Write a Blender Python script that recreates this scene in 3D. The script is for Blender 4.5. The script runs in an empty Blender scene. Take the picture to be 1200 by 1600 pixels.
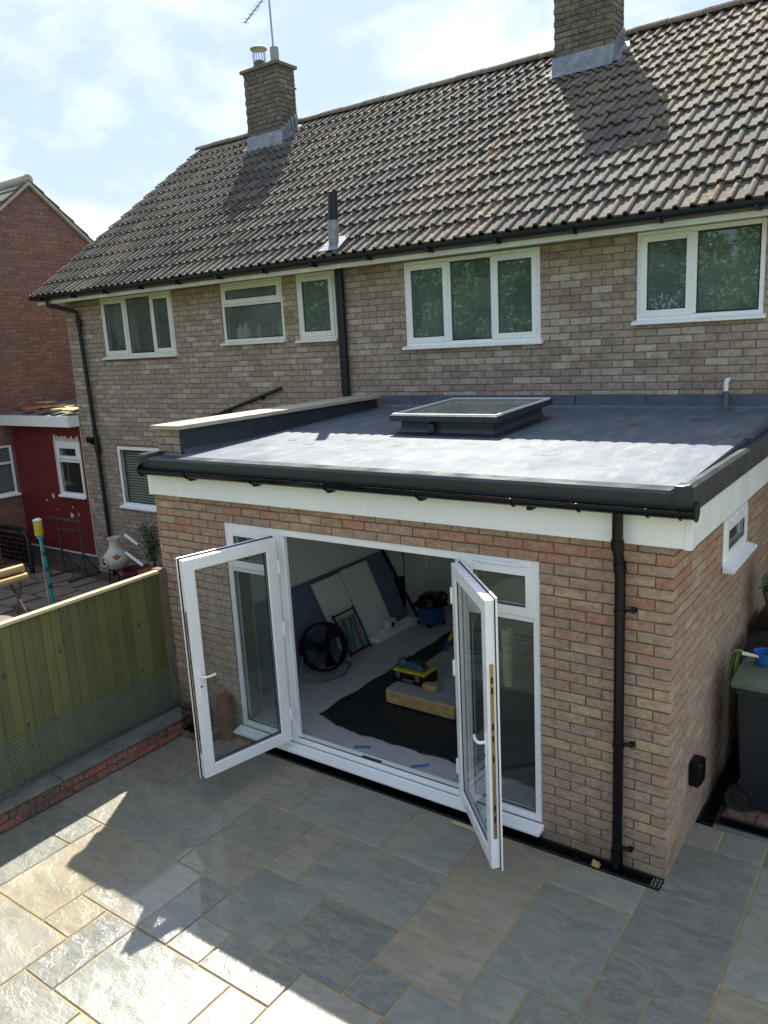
import bpy, bmesh, math, random
import numpy as np
from mathutils import Vector, Matrix
R_ = random.Random(7)
S = bpy.context.scene
COL = S.collection
rad = math.radians

# ------------------------------------------------------------------ camera
CAM = Vector((1.29547, -4.76042, 3.61104))
RT = Vector((0.81484634, 0.57731922, -0.05222987))
UP = Vector((-0.08071826, 0.20222724, 0.97600651))
FW = Vector((-0.57402961, 0.79107943, -0.21138433))
FPX = 1232.715
cd = bpy.data.cameras.new('camera')
cd.sensor_fit = 'VERTICAL'; cd.sensor_height = 32.0; cd.lens = 32.0 * FPX / 1600.0
cd.clip_start = 0.05; cd.clip_end = 3000
cam = bpy.data.objects.new('camera', cd); COL.objects.link(cam)
m = Matrix.Identity(4)
for i in range(3):
    m[i][0] = RT[i]; m[i][1] = UP[i]; m[i][2] = -FW[i]; m[i][3] = CAM[i]
cam.matrix_world = m
S.camera = cam

# ------------------------------------------------------------------ light
SUN = Vector((-0.45, 0.728, 1.0)).normalized()
ELEV = math.asin(SUN.z)
AZ = math.atan2(SUN.x, SUN.y)          # clockwise from +Y
sd = bpy.data.lights.new('sun', 'SUN'); sd.energy = 2.0; sd.angle = rad(0.55); sd.color = (1.0, 0.94, 0.84)
so = bpy.data.objects.new('sun', sd); COL.objects.link(so)
so.rotation_euler = SUN.to_track_quat('Z', 'Y').to_euler(); so.location = (-10, 18, 25)
W = bpy.data.worlds.new('World'); S.world = W; W.use_nodes = True
wn = W.node_tree; wn.nodes.clear()
def wnode(t, **k):
    n = wn.nodes.new(t)
    for a, b in k.items(): setattr(n, a, b)
    return n
sky = wnode('ShaderNodeTexSky', sky_type='NISHITA', sun_disc=False)
sky.sun_elevation = ELEV; sky.sun_rotation = AZ
sky.air_density = 1.1; sky.dust_density = 1.0; sky.ozone_density = 1.5; sky.altitude = 50
tc = wnode('ShaderNodeTexCoord'); sx = wnode('ShaderNodeSeparateXYZ')
wn.links.new(tc.outputs['Generated'], sx.inputs[0])
zz = wnode('ShaderNodeMath', operation='MAXIMUM'); zz.inputs[1].default_value = 0.0
wn.links.new(sx.outputs['Z'], zz.inputs[0])
za = wnode('ShaderNodeMath', operation='ADD'); za.inputs[1].default_value = 0.28
wn.links.new(zz.outputs[0], za.inputs[0])
cz = wnode('ShaderNodeCombineXYZ')
for i, a in enumerate('XY'):
    dv = wnode('ShaderNodeMath', operation='DIVIDE')
    wn.links.new(sx.outputs[a], dv.inputs[0]); wn.links.new(za.outputs[0], dv.inputs[1]); wn.links.new(dv.outputs[0], cz.inputs[i])
n1 = wnode('ShaderNodeTexNoise'); n1.inputs['Scale'].default_value = 2.3; n1.inputs['Detail'].default_value = 9; n1.inputs['Roughness'].default_value = 0.56; n1.inputs['Distortion'].default_value = 0.25
wn.links.new(cz.outputs[0], n1.inputs['Vector'])
cr = wnode('ShaderNodeValToRGB'); cr.color_ramp.elements[0].position = 0.46; cr.color_ramp.elements[1].position = 0.70
wn.links.new(n1.outputs['Fac'], cr.inputs[0])
# thin bright haze with denser white cloud banks, the same all round the sky
cc = wnode('ShaderNodeMix', data_type='RGBA'); cc.inputs[6].default_value = (0.64, 0.79, 1.08, 1); cc.inputs[7].default_value = (1.40, 1.44, 1.52, 1)
wn.links.new(cr.outputs[0], cc.inputs[0])
mx = wnode('ShaderNodeMix', data_type='RGBA')
mf = wnode('ShaderNodeMath', operation='MULTIPLY_ADD'); mf.inputs[1].default_value = 0.02; mf.inputs[2].default_value = 0.96
wn.links.new(cr.outputs[0], mf.inputs[0]); wn.links.new(mf.outputs[0], mx.inputs[0])
wn.links.new(sky.outputs[0], mx.inputs[6]); wn.links.new(cc.outputs[2], mx.inputs[7])
bg = wnode('ShaderNodeBackground'); bg.inputs['Strength'].default_value = 0.15
wo = wnode('ShaderNodeOutputWorld')
wn.links.new(mx.outputs[2], bg.inputs[0]); wn.links.new(bg.outputs[0], wo.inputs[0])
S.view_settings.view_transform = 'Standard'; S.view_settings.look = 'None'
S.view_settings.exposure = 2.55; S.view_settings.gamma = 1.0
S.view_settings.use_curve_mapping = False
S.cycles.max_bounces = 8; S.cycles.transparent_max_bounces = 16; S.cycles.use_denoising = True
S.cycles.caustics_reflective = False; S.cycles.caustics_refractive = False
S.cycles.sample_clamp_indirect = 6

# ------------------------------------------------------------------ materials
def hx(h):
    h = h.lstrip('#'); c = [int(h[i:i+2], 16) / 255 for i in (0, 2, 4)]
    return tuple(v / 12.92 if v <= .04045 else ((v + .055) / 1.055) ** 2.4 for v in c) + (1,)
class Mt:
    def __init__(s, name, rough=.6, metal=0, spec=.5, color=None):
        s.m = bpy.data.materials.new(name); s.m.use_nodes = True; s.t = s.m.node_tree
        s.b = s.t.nodes['Principled BSDF']; s.out = s.t.nodes['Material Output']
        s.b.inputs['Roughness'].default_value = rough; s.b.inputs['Metallic'].default_value = metal
        s.b.inputs['Specular IOR Level'].default_value = spec
        if color: s.b.inputs['Base Color'].default_value = hx(color) if isinstance(color, str) else color
        s._pos = None
    def n(s, t, **k):
        x = s.t.nodes.new(t)
        for a, b in k.items(): setattr(x, a, b)
        return x
    def l(s, a, b): s.t.links.new(a, b)
    def pos(s, scale=(1, 1, 1)):
        g = s.n('ShaderNodeNewGeometry'); v = s.n('ShaderNodeVectorMath', operation='MULTIPLY')
        v.inputs[1].default_value = scale; s.l(g.outputs['Position'], v.inputs[0]); return v.outputs[0]
    def noise(s, scale, detail=5, rough=.55, stretch=(1, 1, 1), dist=0, off=None):
        x = s.n('ShaderNodeTexNoise'); x.inputs['Scale'].default_value = scale; x.inputs['Detail'].default_value = detail
        x.inputs['Roughness'].default_value = rough; x.inputs['Distortion'].default_value = dist
        p = s.pos(stretch)
        if off is not None:
            a = s.n('ShaderNodeVectorMath', operation='ADD'); s.l(p, a.inputs[0]); s.l(off, a.inputs[1]); p = a.outputs[0]
        s.l(p, x.inputs['Vector']); return x.outputs['Fac']
    def ramp(s, fac, stops, interp='LINEAR'):
        r = s.n('ShaderNodeValToRGB'); e = r.color_ramp.elements; r.color_ramp.interpolation = interp
        while len(e) < len(stops): e.new(.5)
        for i, (p, c) in enumerate(stops):
            e[i].position = p
            e[i].color = hx(c) if isinstance(c, str) else ((c, c, c, 1) if isinstance(c, (int, float)) else c)
        s.l(fac, r.inputs[0]); return r.outputs[0]
    def mix(s, fac, a, b, mode='MIX'):
        x = s.n('ShaderNodeMix', data_type='RGBA', blend_type=mode)
        for i, v in ((0, fac), (6, a), (7, b)):
            if hasattr(v, 'links') or hasattr(v, 'is_linked'): s.l(v, x.inputs[i])
            elif isinstance(v, str): x.inputs[i].default_value = hx(v)
            else: x.inputs[i].default_value = v
        return x.outputs[2]
    def math(s, op, a, b=0.0, clamp=False):
        x = s.n('ShaderNodeMath', operation=op, use_clamp=clamp)
        for i, v in ((0, a), (1, b)):
            if hasattr(v, 'is_linked'): s.l(v, x.inputs[i])
            else: x.inputs[i].default_value = v
        return x.outputs[0]
    def rnd(s):
        o = s.n('ShaderNodeObjectInfo'); g = s.n('ShaderNodeNewGeometry')
        return s.math('FRACT', s.math('ADD', o.outputs['Random'], g.outputs['Random Per Island']))
    def z(s):
        g = s.n('ShaderNodeNewGeometry'); x = s.n('ShaderNodeSeparateXYZ'); s.l(g.outputs['Position'], x.inputs[0]); return x.outputs
    def col(s, c): s.l(c, s.b.inputs['Base Color']); return s
    def rg(s, c): s.l(c, s.b.inputs['Roughness']); return s
    def bump(s, h, strength=.3, dist=.01):
        x = s.n('ShaderNodeBump'); x.inputs['Strength'].default_value = strength; x.inputs['Distance'].default_value = dist
        s.l(h, x.inputs['Height']); s.l(x.outputs[0], s.b.inputs['Normal']); return s
M = {}
def simple(name, color, rough=.5, metal=0, var=.12, nscale=6, bump=0, bscale=60, spec=.5, stretch=(1, 1, 1)):
    t = Mt(name, rough, metal, spec)
    c = hx(color)
    n = t.noise(nscale, 6, .6, stretch)
    f = t.ramp(n, [(.3, tuple(v * (1 - var) for v in c[:3]) + (1,)), (.7, tuple(min(1, v * (1 + var)) for v in c[:3]) + (1,))])
    t.col(f)
    t.rg(t.ramp(t.noise(nscale * 2.3, 4), [(.3, max(0.03, rough - .08)), (.7, min(1, rough + .1))]))
    if bump: t.bump(t.noise(bscale, 5, .6, stretch), bump, .004)
    M[name] = t.m; return t
def brick_mat(name, pal, dirt='#5c544c', topred=False, green=False, dirtamt=.5, gain=1.0, even=0.0, mean='#94806f'):
    t = Mt(name, .88, spec=.25)
    r = t.rnd()
    if topred:
        z = t.z()['Z']
        sh = t.math('MULTIPLY', t.math('MAXIMUM', t.math('SUBTRACT', z, 1.75), -.5), .42)
        r = t.math('ADD', t.math('MULTIPLY', r, .74), t.math('ADD', sh, .10), True)
    n = len(pal)
    c = t.ramp(r, [(i / n, tuple(min(1, v * gain) for v in hx(p)[:3]) + (1,)) for i, p in enumerate(pal)], 'CONSTANT')
    c = t.mix(even, c, tuple(min(1, v * gain) for v in hx(mean)[:3]) + (1,))
    c = t.mix(t.ramp(t.noise(38, 8, .7), [(.35, 0.0), (.75, .6)]), c, t.mix(.5, c, '#d8c8b0'))
    mo_ = t.ramp(t.noise(17, 9, .7, (1, 1, 1.5), .6), [(.28, .62), (.5, 1.0), (.72, 1.3)])
    c = t.mix(1.0, c, mo_, 'MULTIPLY')
    c = t.mix(t.ramp(t.noise(9, 6, .65), [(.45, 0.0), (.75, dirtamt)]), c, dirt)
    c = t.mix(t.ramp(t.noise(120, 3, .7), [(.56, 0.0), (.68, .55)]), c, '#4a3d35')
    if green:
        z = t.z()['Z']
        g = t.math('MULTIPLY', t.ramp(z, [(0.0, 1.0), (.35, 0.0)]), t.ramp(t.noise(5, 4), [(.35, 0.0), (.7, .75)]))
        c = t.mix(g, c, '#6a6440')
    c = t.mix(t.math('MULTIPLY', t.ramp(t.noise(2.6, 4, .6, (1, 1, .6)), [(.56, 0.), (.68, 1.)]), t.ramp(t.noise(60, 5, .7), [(.5, 0.), (.62, .5)])), c, '#c8bfb0')
    t.col(c); t.bump(t.noise(60, 9, .78), .9, .008)
    M[name] = t.m
brick_mat('brick_ext', ['#968270', '#94796a', '#8c7668', '#a08a70', '#927868', '#9a8070', '#887068', '#96806a', '#927868', '#9c7e6c', '#a89274', '#8f6f60', '#977a68', '#9a6c58', '#985f4c', '#94583f', '#8e5240', '#9c6244'], dirt='#6c5a4a', topred=True, green=True, dirtamt=.3, gain=1.28, even=.36, mean='#99806f')
brick_mat('brick_house', ['#8c7f74', '#84776d', '#94877b', '#7b6d62', '#8a7a6c', '#9a8f84', '#84746a', '#72655b', '#8f7f70', '#7e7064', '#a1978d', '#887668'], dirt='#6c6056', gain=1.38, dirtamt=.4, even=.18, mean='#8e7d72')
brick_mat('brick_red', ['#7a4a42', '#6c4440', '#85504a', '#5f3c3a', '#744640', '#8a564a', '#684038'], dirt='#4a3634', dirtamt=.4, gain=1.1, even=.3, mean='#6a4a42')
brick_mat('brick_lowwall', ['#7d4434', '#6d4238', '#8a4a36', '#5f4038', '#94523c'], dirt='#4c4038', dirtamt=.6)
brick_mat('brick_chimney', ['#6a655f', '#5b5753', '#736c62', '#625c56', '#7d7262', '#54504c', '#6c665e'], dirt='#47443f', gain=.72, dirtamt=.7)
brick_mat('block_paver', ['#7a5a4c', '#6a5248', '#83604e', '#5f4c44'], dirt='#4c443c')
def mortar(name, c):
    t = Mt(name, .95, spec=.15)
    t.col(t.mix(t.ramp(t.noise(12, 6, .6), [(.35, 0.), (.7, .7)]), c, tuple(v * .6 for v in hx(c)[:3]) + (1,)))
    t.bump(t.noise(160, 5, .7), .6, .004); M[name] = t.m
mortar('mortar', '#7f6d58'); mortar('mortar_house', '#8a7b68'); mortar('mortar_red', '#8f7c74'); mortar('mortar_dark', '#575046')
t = Mt('joint_sand', .95, spec=.15); t.col(t.ramp(t.noise(20, 6, .7), [(.3, '#9a8256'), (.55, '#b4976a'), (.8, '#857458')])); t.bump(t.noise(200, 4), .5, .003); M['joint_sand'] = t.m
# sandstone
t = Mt('sandstone', .5, spec=.5)
oi = t.n('ShaderNodeObjectInfo'); r = oi.outputs['Random']
cv = t.n('ShaderNodeCombineXYZ'); t.l(t.math('MULTIPLY', r, 37.), cv.inputs[0]); t.l(t.math('MULTIPLY', r, 91.), cv.inputs[1]); off = cv.outputs[0]
base = t.ramp(r, [(0, '#7f8076'), (.14, '#686b64'), (.28, '#8c877a'), (.42, '#757870'), (.55, '#8f866f'), (.68, '#61645f'), (.8, '#8b8c82'), (.92, '#7f7968')], 'CONSTANT')
base = t.mix(.18, base, '#828379')
vein = t.noise(2.0, 6, .55, (1.0, 2.6, 1), 1.4, off)
c = t.mix(t.ramp(vein, [(.38, 0.), (.5, .32), (.56, .0), (.66, .35)]), base, '#a19a86')
c = t.mix(t.ramp(t.noise(1.6, 6, .6, (1, 1, 1), .4, off), [(.5, 0.), (.72, .32)]), c, '#94845f')
c = t.mix(t.ramp(t.noise(4, 7, .62, (1, 2.6, 1), .9, off), [(.42, 0.), (.7, .45)]), c, '#565b5b')
c = t.mix(t.ramp(t.noise(46, 6, .7), [(.5, 0.), (.8, .25)]), c, '#b0ac9c')
t.col(c)
wet = t.noise(.85, 4, .5, (1, 1, 1), .3)
dvec = t.n('ShaderNodeVectorMath', operation='DISTANCE'); t.l(t.pos((1, 1.25, 1)), dvec.inputs[0]); dvec.inputs[1].default_value = (-2.85, -2.3, 0)
pool = t.math('MULTIPLY', t.ramp(t.math('ADD', t.math('MULTIPLY', dvec.outputs['Value'], .5), t.math('MULTIPLY', t.math('SUBTRACT', t.noise(2.2, 5, .6), .5), .5)), [(.30, 1.), (.62, 0.)]), 1.0)
rgh = t.math('ADD', t.ramp(wet, [(.38, .36), (.60, .15)]), t.math('MULTIPLY', t.noise(14, 6, .7, (1, 2, 1), .5, off), .14))
rmx = t.n('ShaderNodeMix', data_type='FLOAT'); t.l(pool, rmx.inputs[0]); t.l(rgh, rmx.inputs[2]); rmx.inputs[3].default_value = .11
t.rg(rmx.outputs[0]); t.l(t.math('MULTIPLY', pool, .9), t.b.inputs['Coat Weight']); t.b.inputs['Coat Roughness'].default_value = .06
h1 = t.noise(3.0, 10, .68, (1.0, 2.3, 1), 1.6, off); h2 = t.noise(30, 5, .6)
st = t.n('ShaderNodeTexWave', wave_type='BANDS', bands_direction='DIAGONAL'); st.inputs['Scale'].default_value = 2.2; st.inputs['Distortion'].default_value = 9; st.inputs['Detail'].default_value = 5; st.inputs['Detail Roughness'].default_value = .65
pa = t.n('ShaderNodeVectorMath', operation='ADD'); t.l(t.pos(), pa.inputs[0]); t.l(off, pa.inputs[1]); t.l(pa.outputs[0], st.inputs['Vector'])
hh = t.math('ADD', t.math('ADD', h1, t.math('MULTIPLY', t.ramp(st.outputs['Fac'], [(.35, 0.), (.60, 1.)]), .12)), t.math('MULTIPLY', h2, .12))
t.bump(hh, .32, .03); M['sandstone'] = t.m
# concrete roof tile
t = Mt('roof_tile', .9, spec=.2)
r = t.rnd()
c = t.ramp(r, [(0, '#58544f'), (.2, '#615d58'), (.4, '#504c48'), (.6, '#66615b'), (.8, '#57524d')], 'CONSTANT')
c = t.mix(t.ramp(t.noise(26, 8, .75), [(.4, 0.), (.72, .5)]), c, '#7a756e')
lich = t.math('MULTIPLY', t.ramp(t.noise(30, 5, .7), [(.5, 0.), (.6, 1.)]), t.ramp(t.noise(.75, 4, .6, (1.3, .55, .55)), [(.50, 0.), (.66, .9)]))
c = t.mix(lich, c, t.ramp(t.noise(5, 2), [(.3, '#9b8a4c'), (.5, '#a89a78'), (.7, '#8c7034')]))
zx = t.z(); px_ = t.math('ADD', zx['X'], t.math('MULTIPLY', t.math('SUBTRACT', t.noise(3.5, 5, .6), .5), .5))
stk = t.math('MULTIPLY', t.ramp(t.math('ABSOLUTE', t.math('ADD', px_, 3.46)), [(.04, .6), (.16, 0.)]), t.math('MULTIPLY', t.ramp(t.noise(13, 6, .7), [(.5, 0.), (.58, 1.)]), t.ramp(t.noise(1.6, 3, .5), [(.4, .1), (.6, 1.)])))
c = t.mix(stk, c, t.ramp(t.noise(6, 2), [(.35, '#b08a3c'), (.6, '#a8956a')]))
stk2 = t.math('MULTIPLY', t.ramp(t.math('ABSOLUTE', t.math('ADD', px_, 3.0)), [(.1, .5), (.34, 0.)]), t.ramp(t.noise(15, 6, .7), [(.53, 0.), (.6, 1.)]))
c = t.mix(stk2, c, '#a89c80')
upr = t.math('MULTIPLY', t.math('MULTIPLY', t.ramp(t.math('MULTIPLY', t.math('ADD', zx['X'], 4.0), .25), [(.2, 0.), (.7, 1.)]), t.ramp(t.math('MULTIPLY', t.math('SUBTRACT', zx['Z'], 5.6), .6), [(.1, 0.), (.8, 1.)])), t.ramp(t.noise(17, 7, .72), [(.46, 0.), (.58, .85)]))
c = t.mix(upr, c, t.ramp(t.noise(7, 2), [(.35, '#a58c5c'), (.6, '#a89c88')]))
c = t.mix(t.ramp(t.noise(34, 6, .75), [(.55, 0.), (.66, .8)]), c, '#3a3631')
t.col(c); t.bump(t.noise(120, 6, .75), .6, .004); M['roof_tile'] = t.m
simple('ridge', '#6f675c', .9, 0, .25, 9, .5, 90, .2)
simple('upvc', '#f0f1f1', .28, 0, .03, 3, 0, 60, .5)
simple('upvc_old', '#dcdcd2', .38, 0, .07, 5, 0)
simple('fascia_white', '#f2f3f2', .22, 0, .03, 1.5)
simple('soffit_white', '#cfcdc4', .5, 0, .12, 4)
simple('gasket', '#0c0d0f', .6)
simple('black_plastic', '#07090d', .28, 0, .2, 5, spec=.28)
simple('pipe_dark', '#161c22', .4, 0, .25, 6, spec=.35)
t = Mt('grp', .4, spec=.28); n_ = t.noise(1.3, 7, .6, (1, 1.6, 1), .5)
c = t.ramp(n_, [(.3, '#515b66'), (.6, '#5a646f'), (.8, '#656e77')]); c = t.mix(t.ramp(t.noise(11, 7, .7, (1, .25, 1)), [(.5, 0.), (.75, .45)]), c, '#9a9fa2'); c = t.mix(t.ramp(t.noise(2.4, 3, .5), [(.66, 0.), (.7, .5)]), c, '#5a636c')
t.col(c); t.rg(t.ramp(t.noise(3.1, 6, .65), [(.3, .36), (.7, .50)])); t.bump(t.noise(240, 4, .7), .12, .002); M['grp'] = t.m
simple('water_mark', '#4c555e', .38, 0, .25, 20)
simple('grp_trim', '#2b3238', .33, 0, .1, 2)
simple('lead', '#7f868c', .5, .35, .3, 8, .3, 30)
simple('lead_dark', '#555d68', .5, .2, .22, 5, .25, 25)
simple('coping_stone', '#a89f8e', .85, 0, .2, 6, .5, 80)
simple('coping_grey', '#666863', .7, 0, .3, 6, .5, 60)
simple('plaster', '#e4e5e0', .9, 0, .04, 2)
simple('plaster_back', '#d4d8ce', .9, 0, .06, 2)
simple('ceiling', '#eeeeea', .9)
simple('board_dark', '#69738a', .75, 0, .12, 5)
simple('board_white', '#e2e4de', .6, 0, .05, 4)
simple('floor_tile', '#b0b1b2', .5, 0, .12, 4, .1, 40, .5, (1, 5, 1))
simple('membrane', '#171b20', .5, 0, .4, 6, .5, 7)
simple('osb', '#a98f5c', .8, 0, .25, 18, .5, 50)
simple('concrete', '#8f918f', .9, 0, .15, 8, .4, 60)
simple('red_paint', '#6e1f22', .6, 0, .14, 3, .15, 20)
simple('plinth', '#5a5450', .9, 0, .2, 6, .4, 50)
simple('sealant', '#cfc6b4', .9, 0, .15, 20, .5, 60)
t = Mt('wood_green', .85, spec=.25); r = t.n('ShaderNodeObjectInfo').outputs['Random']
c = t.ramp(r, [(0, '#696a42'), (.2, '#717248'), (.4, '#636146'), (.6, '#74764c'), (.75, '#5e6040'), (.9, '#6f6852')], 'CONSTANT')
cv = t.n('ShaderNodeCombineXYZ'); t.l(t.math('MULTIPLY', r, 53.), cv.inputs[2]); gr_ = t.noise(7, 8, .65, (7, 7, .5), .6, cv.outputs[0])
c = t.mix(t.ramp(gr_, [(.35, .0), (.7, .55)]), c, '#5c5a34'); c = t.mix(t.ramp(t.noise(1.7, 5, .6), [(.45, 0.), (.75, .6)]), c, '#75784c')
vo = t.n('ShaderNodeTexVoronoi'); vo.inputs['Scale'].default_value = 6.5; pv = t.n('ShaderNodeVectorMath', operation='ADD'); t.l(t.pos((1, 1, .55)), pv.inputs[0]); t.l(cv.outputs[0], pv.inputs[1]); t.l(pv.outputs[0], vo.inputs['Vector'])
c = t.mix(t.ramp(vo.outputs['Distance'], [(.06, .85), (.13, 0.)]), c, '#3d3722')
z_ = t.z()['Z']; c = t.mix(t.math('MULTIPLY', t.ramp(z_, [(.25, 1.), (.75, 0.)]), t.ramp(t.noise(4, 5), [(.3, .2), (.7, .8)])), c, '#5f6a40')
t.col(c); t.bump(gr_, .5, .004); M['wood_green'] = t.m
simple('wood_cap', '#c4b088', .8, 0, .12, 6, .3, 60, .3, (6, .4, 6))
simple('wood_grey', '#6e655a', .9, 0, .3, 9, .6, 50, .2, (5, 5, .5))
simple('wood_pale', '#c6a878', .8, 0, .2, 8, .4, 50, .2, (1, 1, 4))
simple('log_wood', '#7a5236', .85, 0, .3, 8, .6, 30, .2, (4, 4, .6))
simple('wire', '#7d8680', .5, .3, .2, 8)
simple('black_metal', '#121315', .4, .5, .2, 8)
simple('steel', '#8f9497', .35, .9, .15, 20)
simple('brass', '#a58a5a', .4, .8, .2, 30)
simple('rust_metal', '#4d4844', .7, .5, .35, 14, .4, 60)
simple('terracotta', '#9a5a40', .85, 0, .15, 9, .3, 60)
simple('chiminea_glaze', '#c2bdb0', .75, 0, .16, 10, .3, 50)
simple('maroon', '#4a1d22', .5, 0, .15, 6)
simple('teal', '#1e8f96', .4, 0, .12, 8)
simple('teal_dark', '#1c4a50', .4, 0, .2, 8)
simple('yellow', '#c2a428', .45, 0, .15, 9)
simple('blue', '#24507e', .35, 0, .1, 8)
simple('blue_cup', '#2f66a8', .3, 0, .06, 8)
simple('blue_tape', '#4a78b0', .6)
simple('bin_body', '#23282c', .42, 0, .2, 4, .12, 60)
simple('bin_lid', '#5d6a58', .45, 0, .12, 4)
simple('bin_lid_black', '#17191c', .4, 0, .15, 4)
simple('leaf_onion', '#7f9a4c', .5, 0, .2, 15)
simple('bulb', '#d8cfb0', .5, 0, .1, 10)
simple('yard_paving', '#75695e', .92, 0, .28, 2.2, .6, 30)
simple('soil', '#4d4238', .95, 0, .3, 5, .8, 25)
simple('grass', '#6b7a42', .95, 0, .3, 1.5, .8, 30)
simple('curtain', '#8f938f', .9, 0, .12, 3)
simple('blind', '#b5b2a4', .6, 0, .06, 4)
simple('room_dark', '#8f8b82', .9)
simple('cream_form', '#cfc09a', .8, 0, .12, 9, .3, 40)
simple('bark', '#4a3d30', .95, 0, .3, 8, .8, 30, .2, (3, 3, .6))
simple('green_plastic', '#8fb84a', .4); simple('white_plastic', '#d5dad6', .4); simple('purple_plastic', '#6a62a0', .4); simple('red_plastic', '#8a4048', .4)
simple('scuff', '#c9b4ac', .9, 0, .15, 20)
simple('dark_tile', '#2e2c2a', .9, 0, .3, 6)
simple('rubber', '#1c1d1f', .7)
def leaf_mat(name, a, b, c2):
    t = Mt(name, .55, spec=.4); r = t.n('ShaderNodeNewGeometry').outputs['Random Per Island']
    t.col(t.ramp(r, [(0, a), (.5, b), (1, c2)]))
    tr = t.n('ShaderNodeBsdfTranslucent'); t.l(t.b.inputs['Base Color'].links[0].from_socket, tr.inputs[0])
    ms = t.n('ShaderNodeMixShader'); ms.inputs[0].default_value = .3
    t.l(t.b.outputs[0], ms.inputs[1]); t.l(tr.outputs[0], ms.inputs[2]); t.l(ms.outputs[0], t.out.inputs[0]); M[name] = t.m
leaf_mat('leaf', '#567a44', '#6c8f58', '#8aaa78'); leaf_mat('leaf_dark', '#44643e', '#567650', '#6e8c68'); leaf_mat('leaf_grey', '#44553a', '#566a48', '#6d7d5c')
def glass(name, tint, ior, reflect_haze=0.05):
    t = Mt(name); t.t.nodes.remove(t.b)
    tr = t.n('ShaderNodeBsdfTransparent'); tr.inputs[0].default_value = tint
    gl = t.n('ShaderNodeBsdfGlossy'); gl.inputs['Roughness'].default_value = 0.0
    fr = t.n('ShaderNodeFresnel'); fr.inputs[0].default_value = ior
    ge = t.n('ShaderNodeNewGeometry'); ff_ = t.math('MULTIPLY', fr.outputs[0], t.math('SUBTRACT', 1.0, ge.outputs['Backfacing']))   # reflect once, at the outer face
    ms = t.n('ShaderNodeMixShader'); t.l(ff_, ms.inputs[0]); t.l(tr.outputs[0], ms.inputs[1]); t.l(gl.outputs[0], ms.inputs[2]); df_ = t.n('ShaderNodeBsdfDiffuse'); df_.inputs[0].default_value = hx('#9aa8a2'); m3 = t.n('ShaderNodeMixShader'); t.l(t.ramp(t.noise(2.5, 5, .65), [(.3, reflect_haze * .6), (.7, reflect_haze * 1.4)]), m3.inputs[0]); t.l(ms.outputs[0], m3.inputs[1]); t.l(df_.outputs[0], m3.inputs[2]); t.l(m3.outputs[0], t.out.inputs[0]); M[name] = t.m  # grey-green diffuse share paints the window reflections paler
t = Mt('glass_pale_reflect', .5); t.b.inputs['Base Color'].default_value = hx('#b9c0ba'); tr = t.n('ShaderNodeBsdfTransparent'); tr.inputs[0].default_value = (.8, .86, .84, 1)
gl = t.n('ShaderNodeBsdfGlossy'); gl.inputs['Roughness'].default_value = .08; fr = t.n('ShaderNodeFresnel'); fr.inputs[0].default_value = 1.45
ge = t.n('ShaderNodeNewGeometry'); m1 = t.n('ShaderNodeMixShader'); t.l(t.math('MULTIPLY', fr.outputs[0], t.math('SUBTRACT', 1.0, ge.outputs['Backfacing'])), m1.inputs[0]); t.l(tr.outputs[0], m1.inputs[1]); t.l(gl.outputs[0], m1.inputs[2])
m2 = t.n('ShaderNodeMixShader'); t.l(t.ramp(t.noise(4, 5, .6), [(.3, .08), (.7, .20)]), m2.inputs[0]); t.l(m1.outputs[0], m2.inputs[1]); t.l(t.b.outputs[0], m2.inputs[2]); t.l(m2.outputs[0], t.out.inputs[0]); M['glass_pale_reflect'] = t.m  # light-grey diffuse share paints the pale reflection on the skylight pane
glass('glass', (.90, .93, .92, 1), 1.7, .03); glass('glass_house', (.74, .84, .81, 1), 2.2, .20); glass('glass_dark', (.74, .84, .81, 1), 1.8, .10); glass('glass_bath', (.85, .9, .88, 1), 1.8, .22)
t = Mt('fabric_stripe', .8); w = t.n('ShaderNodeTexWave'); w.inputs['Scale'].default_value = 3.2; w.bands_direction = 'Y'; t.l(t.pos(), w.inputs['Vector'])
t.col(t.ramp(w.outputs['Fac'], [(0, '#1d5f66'), (.45, '#2a7f84'), (.55, '#b8c4b0'), (.7, '#1d5f66'), (.92, '#9a6a58')])); M['fabric_stripe'] = t.m

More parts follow.
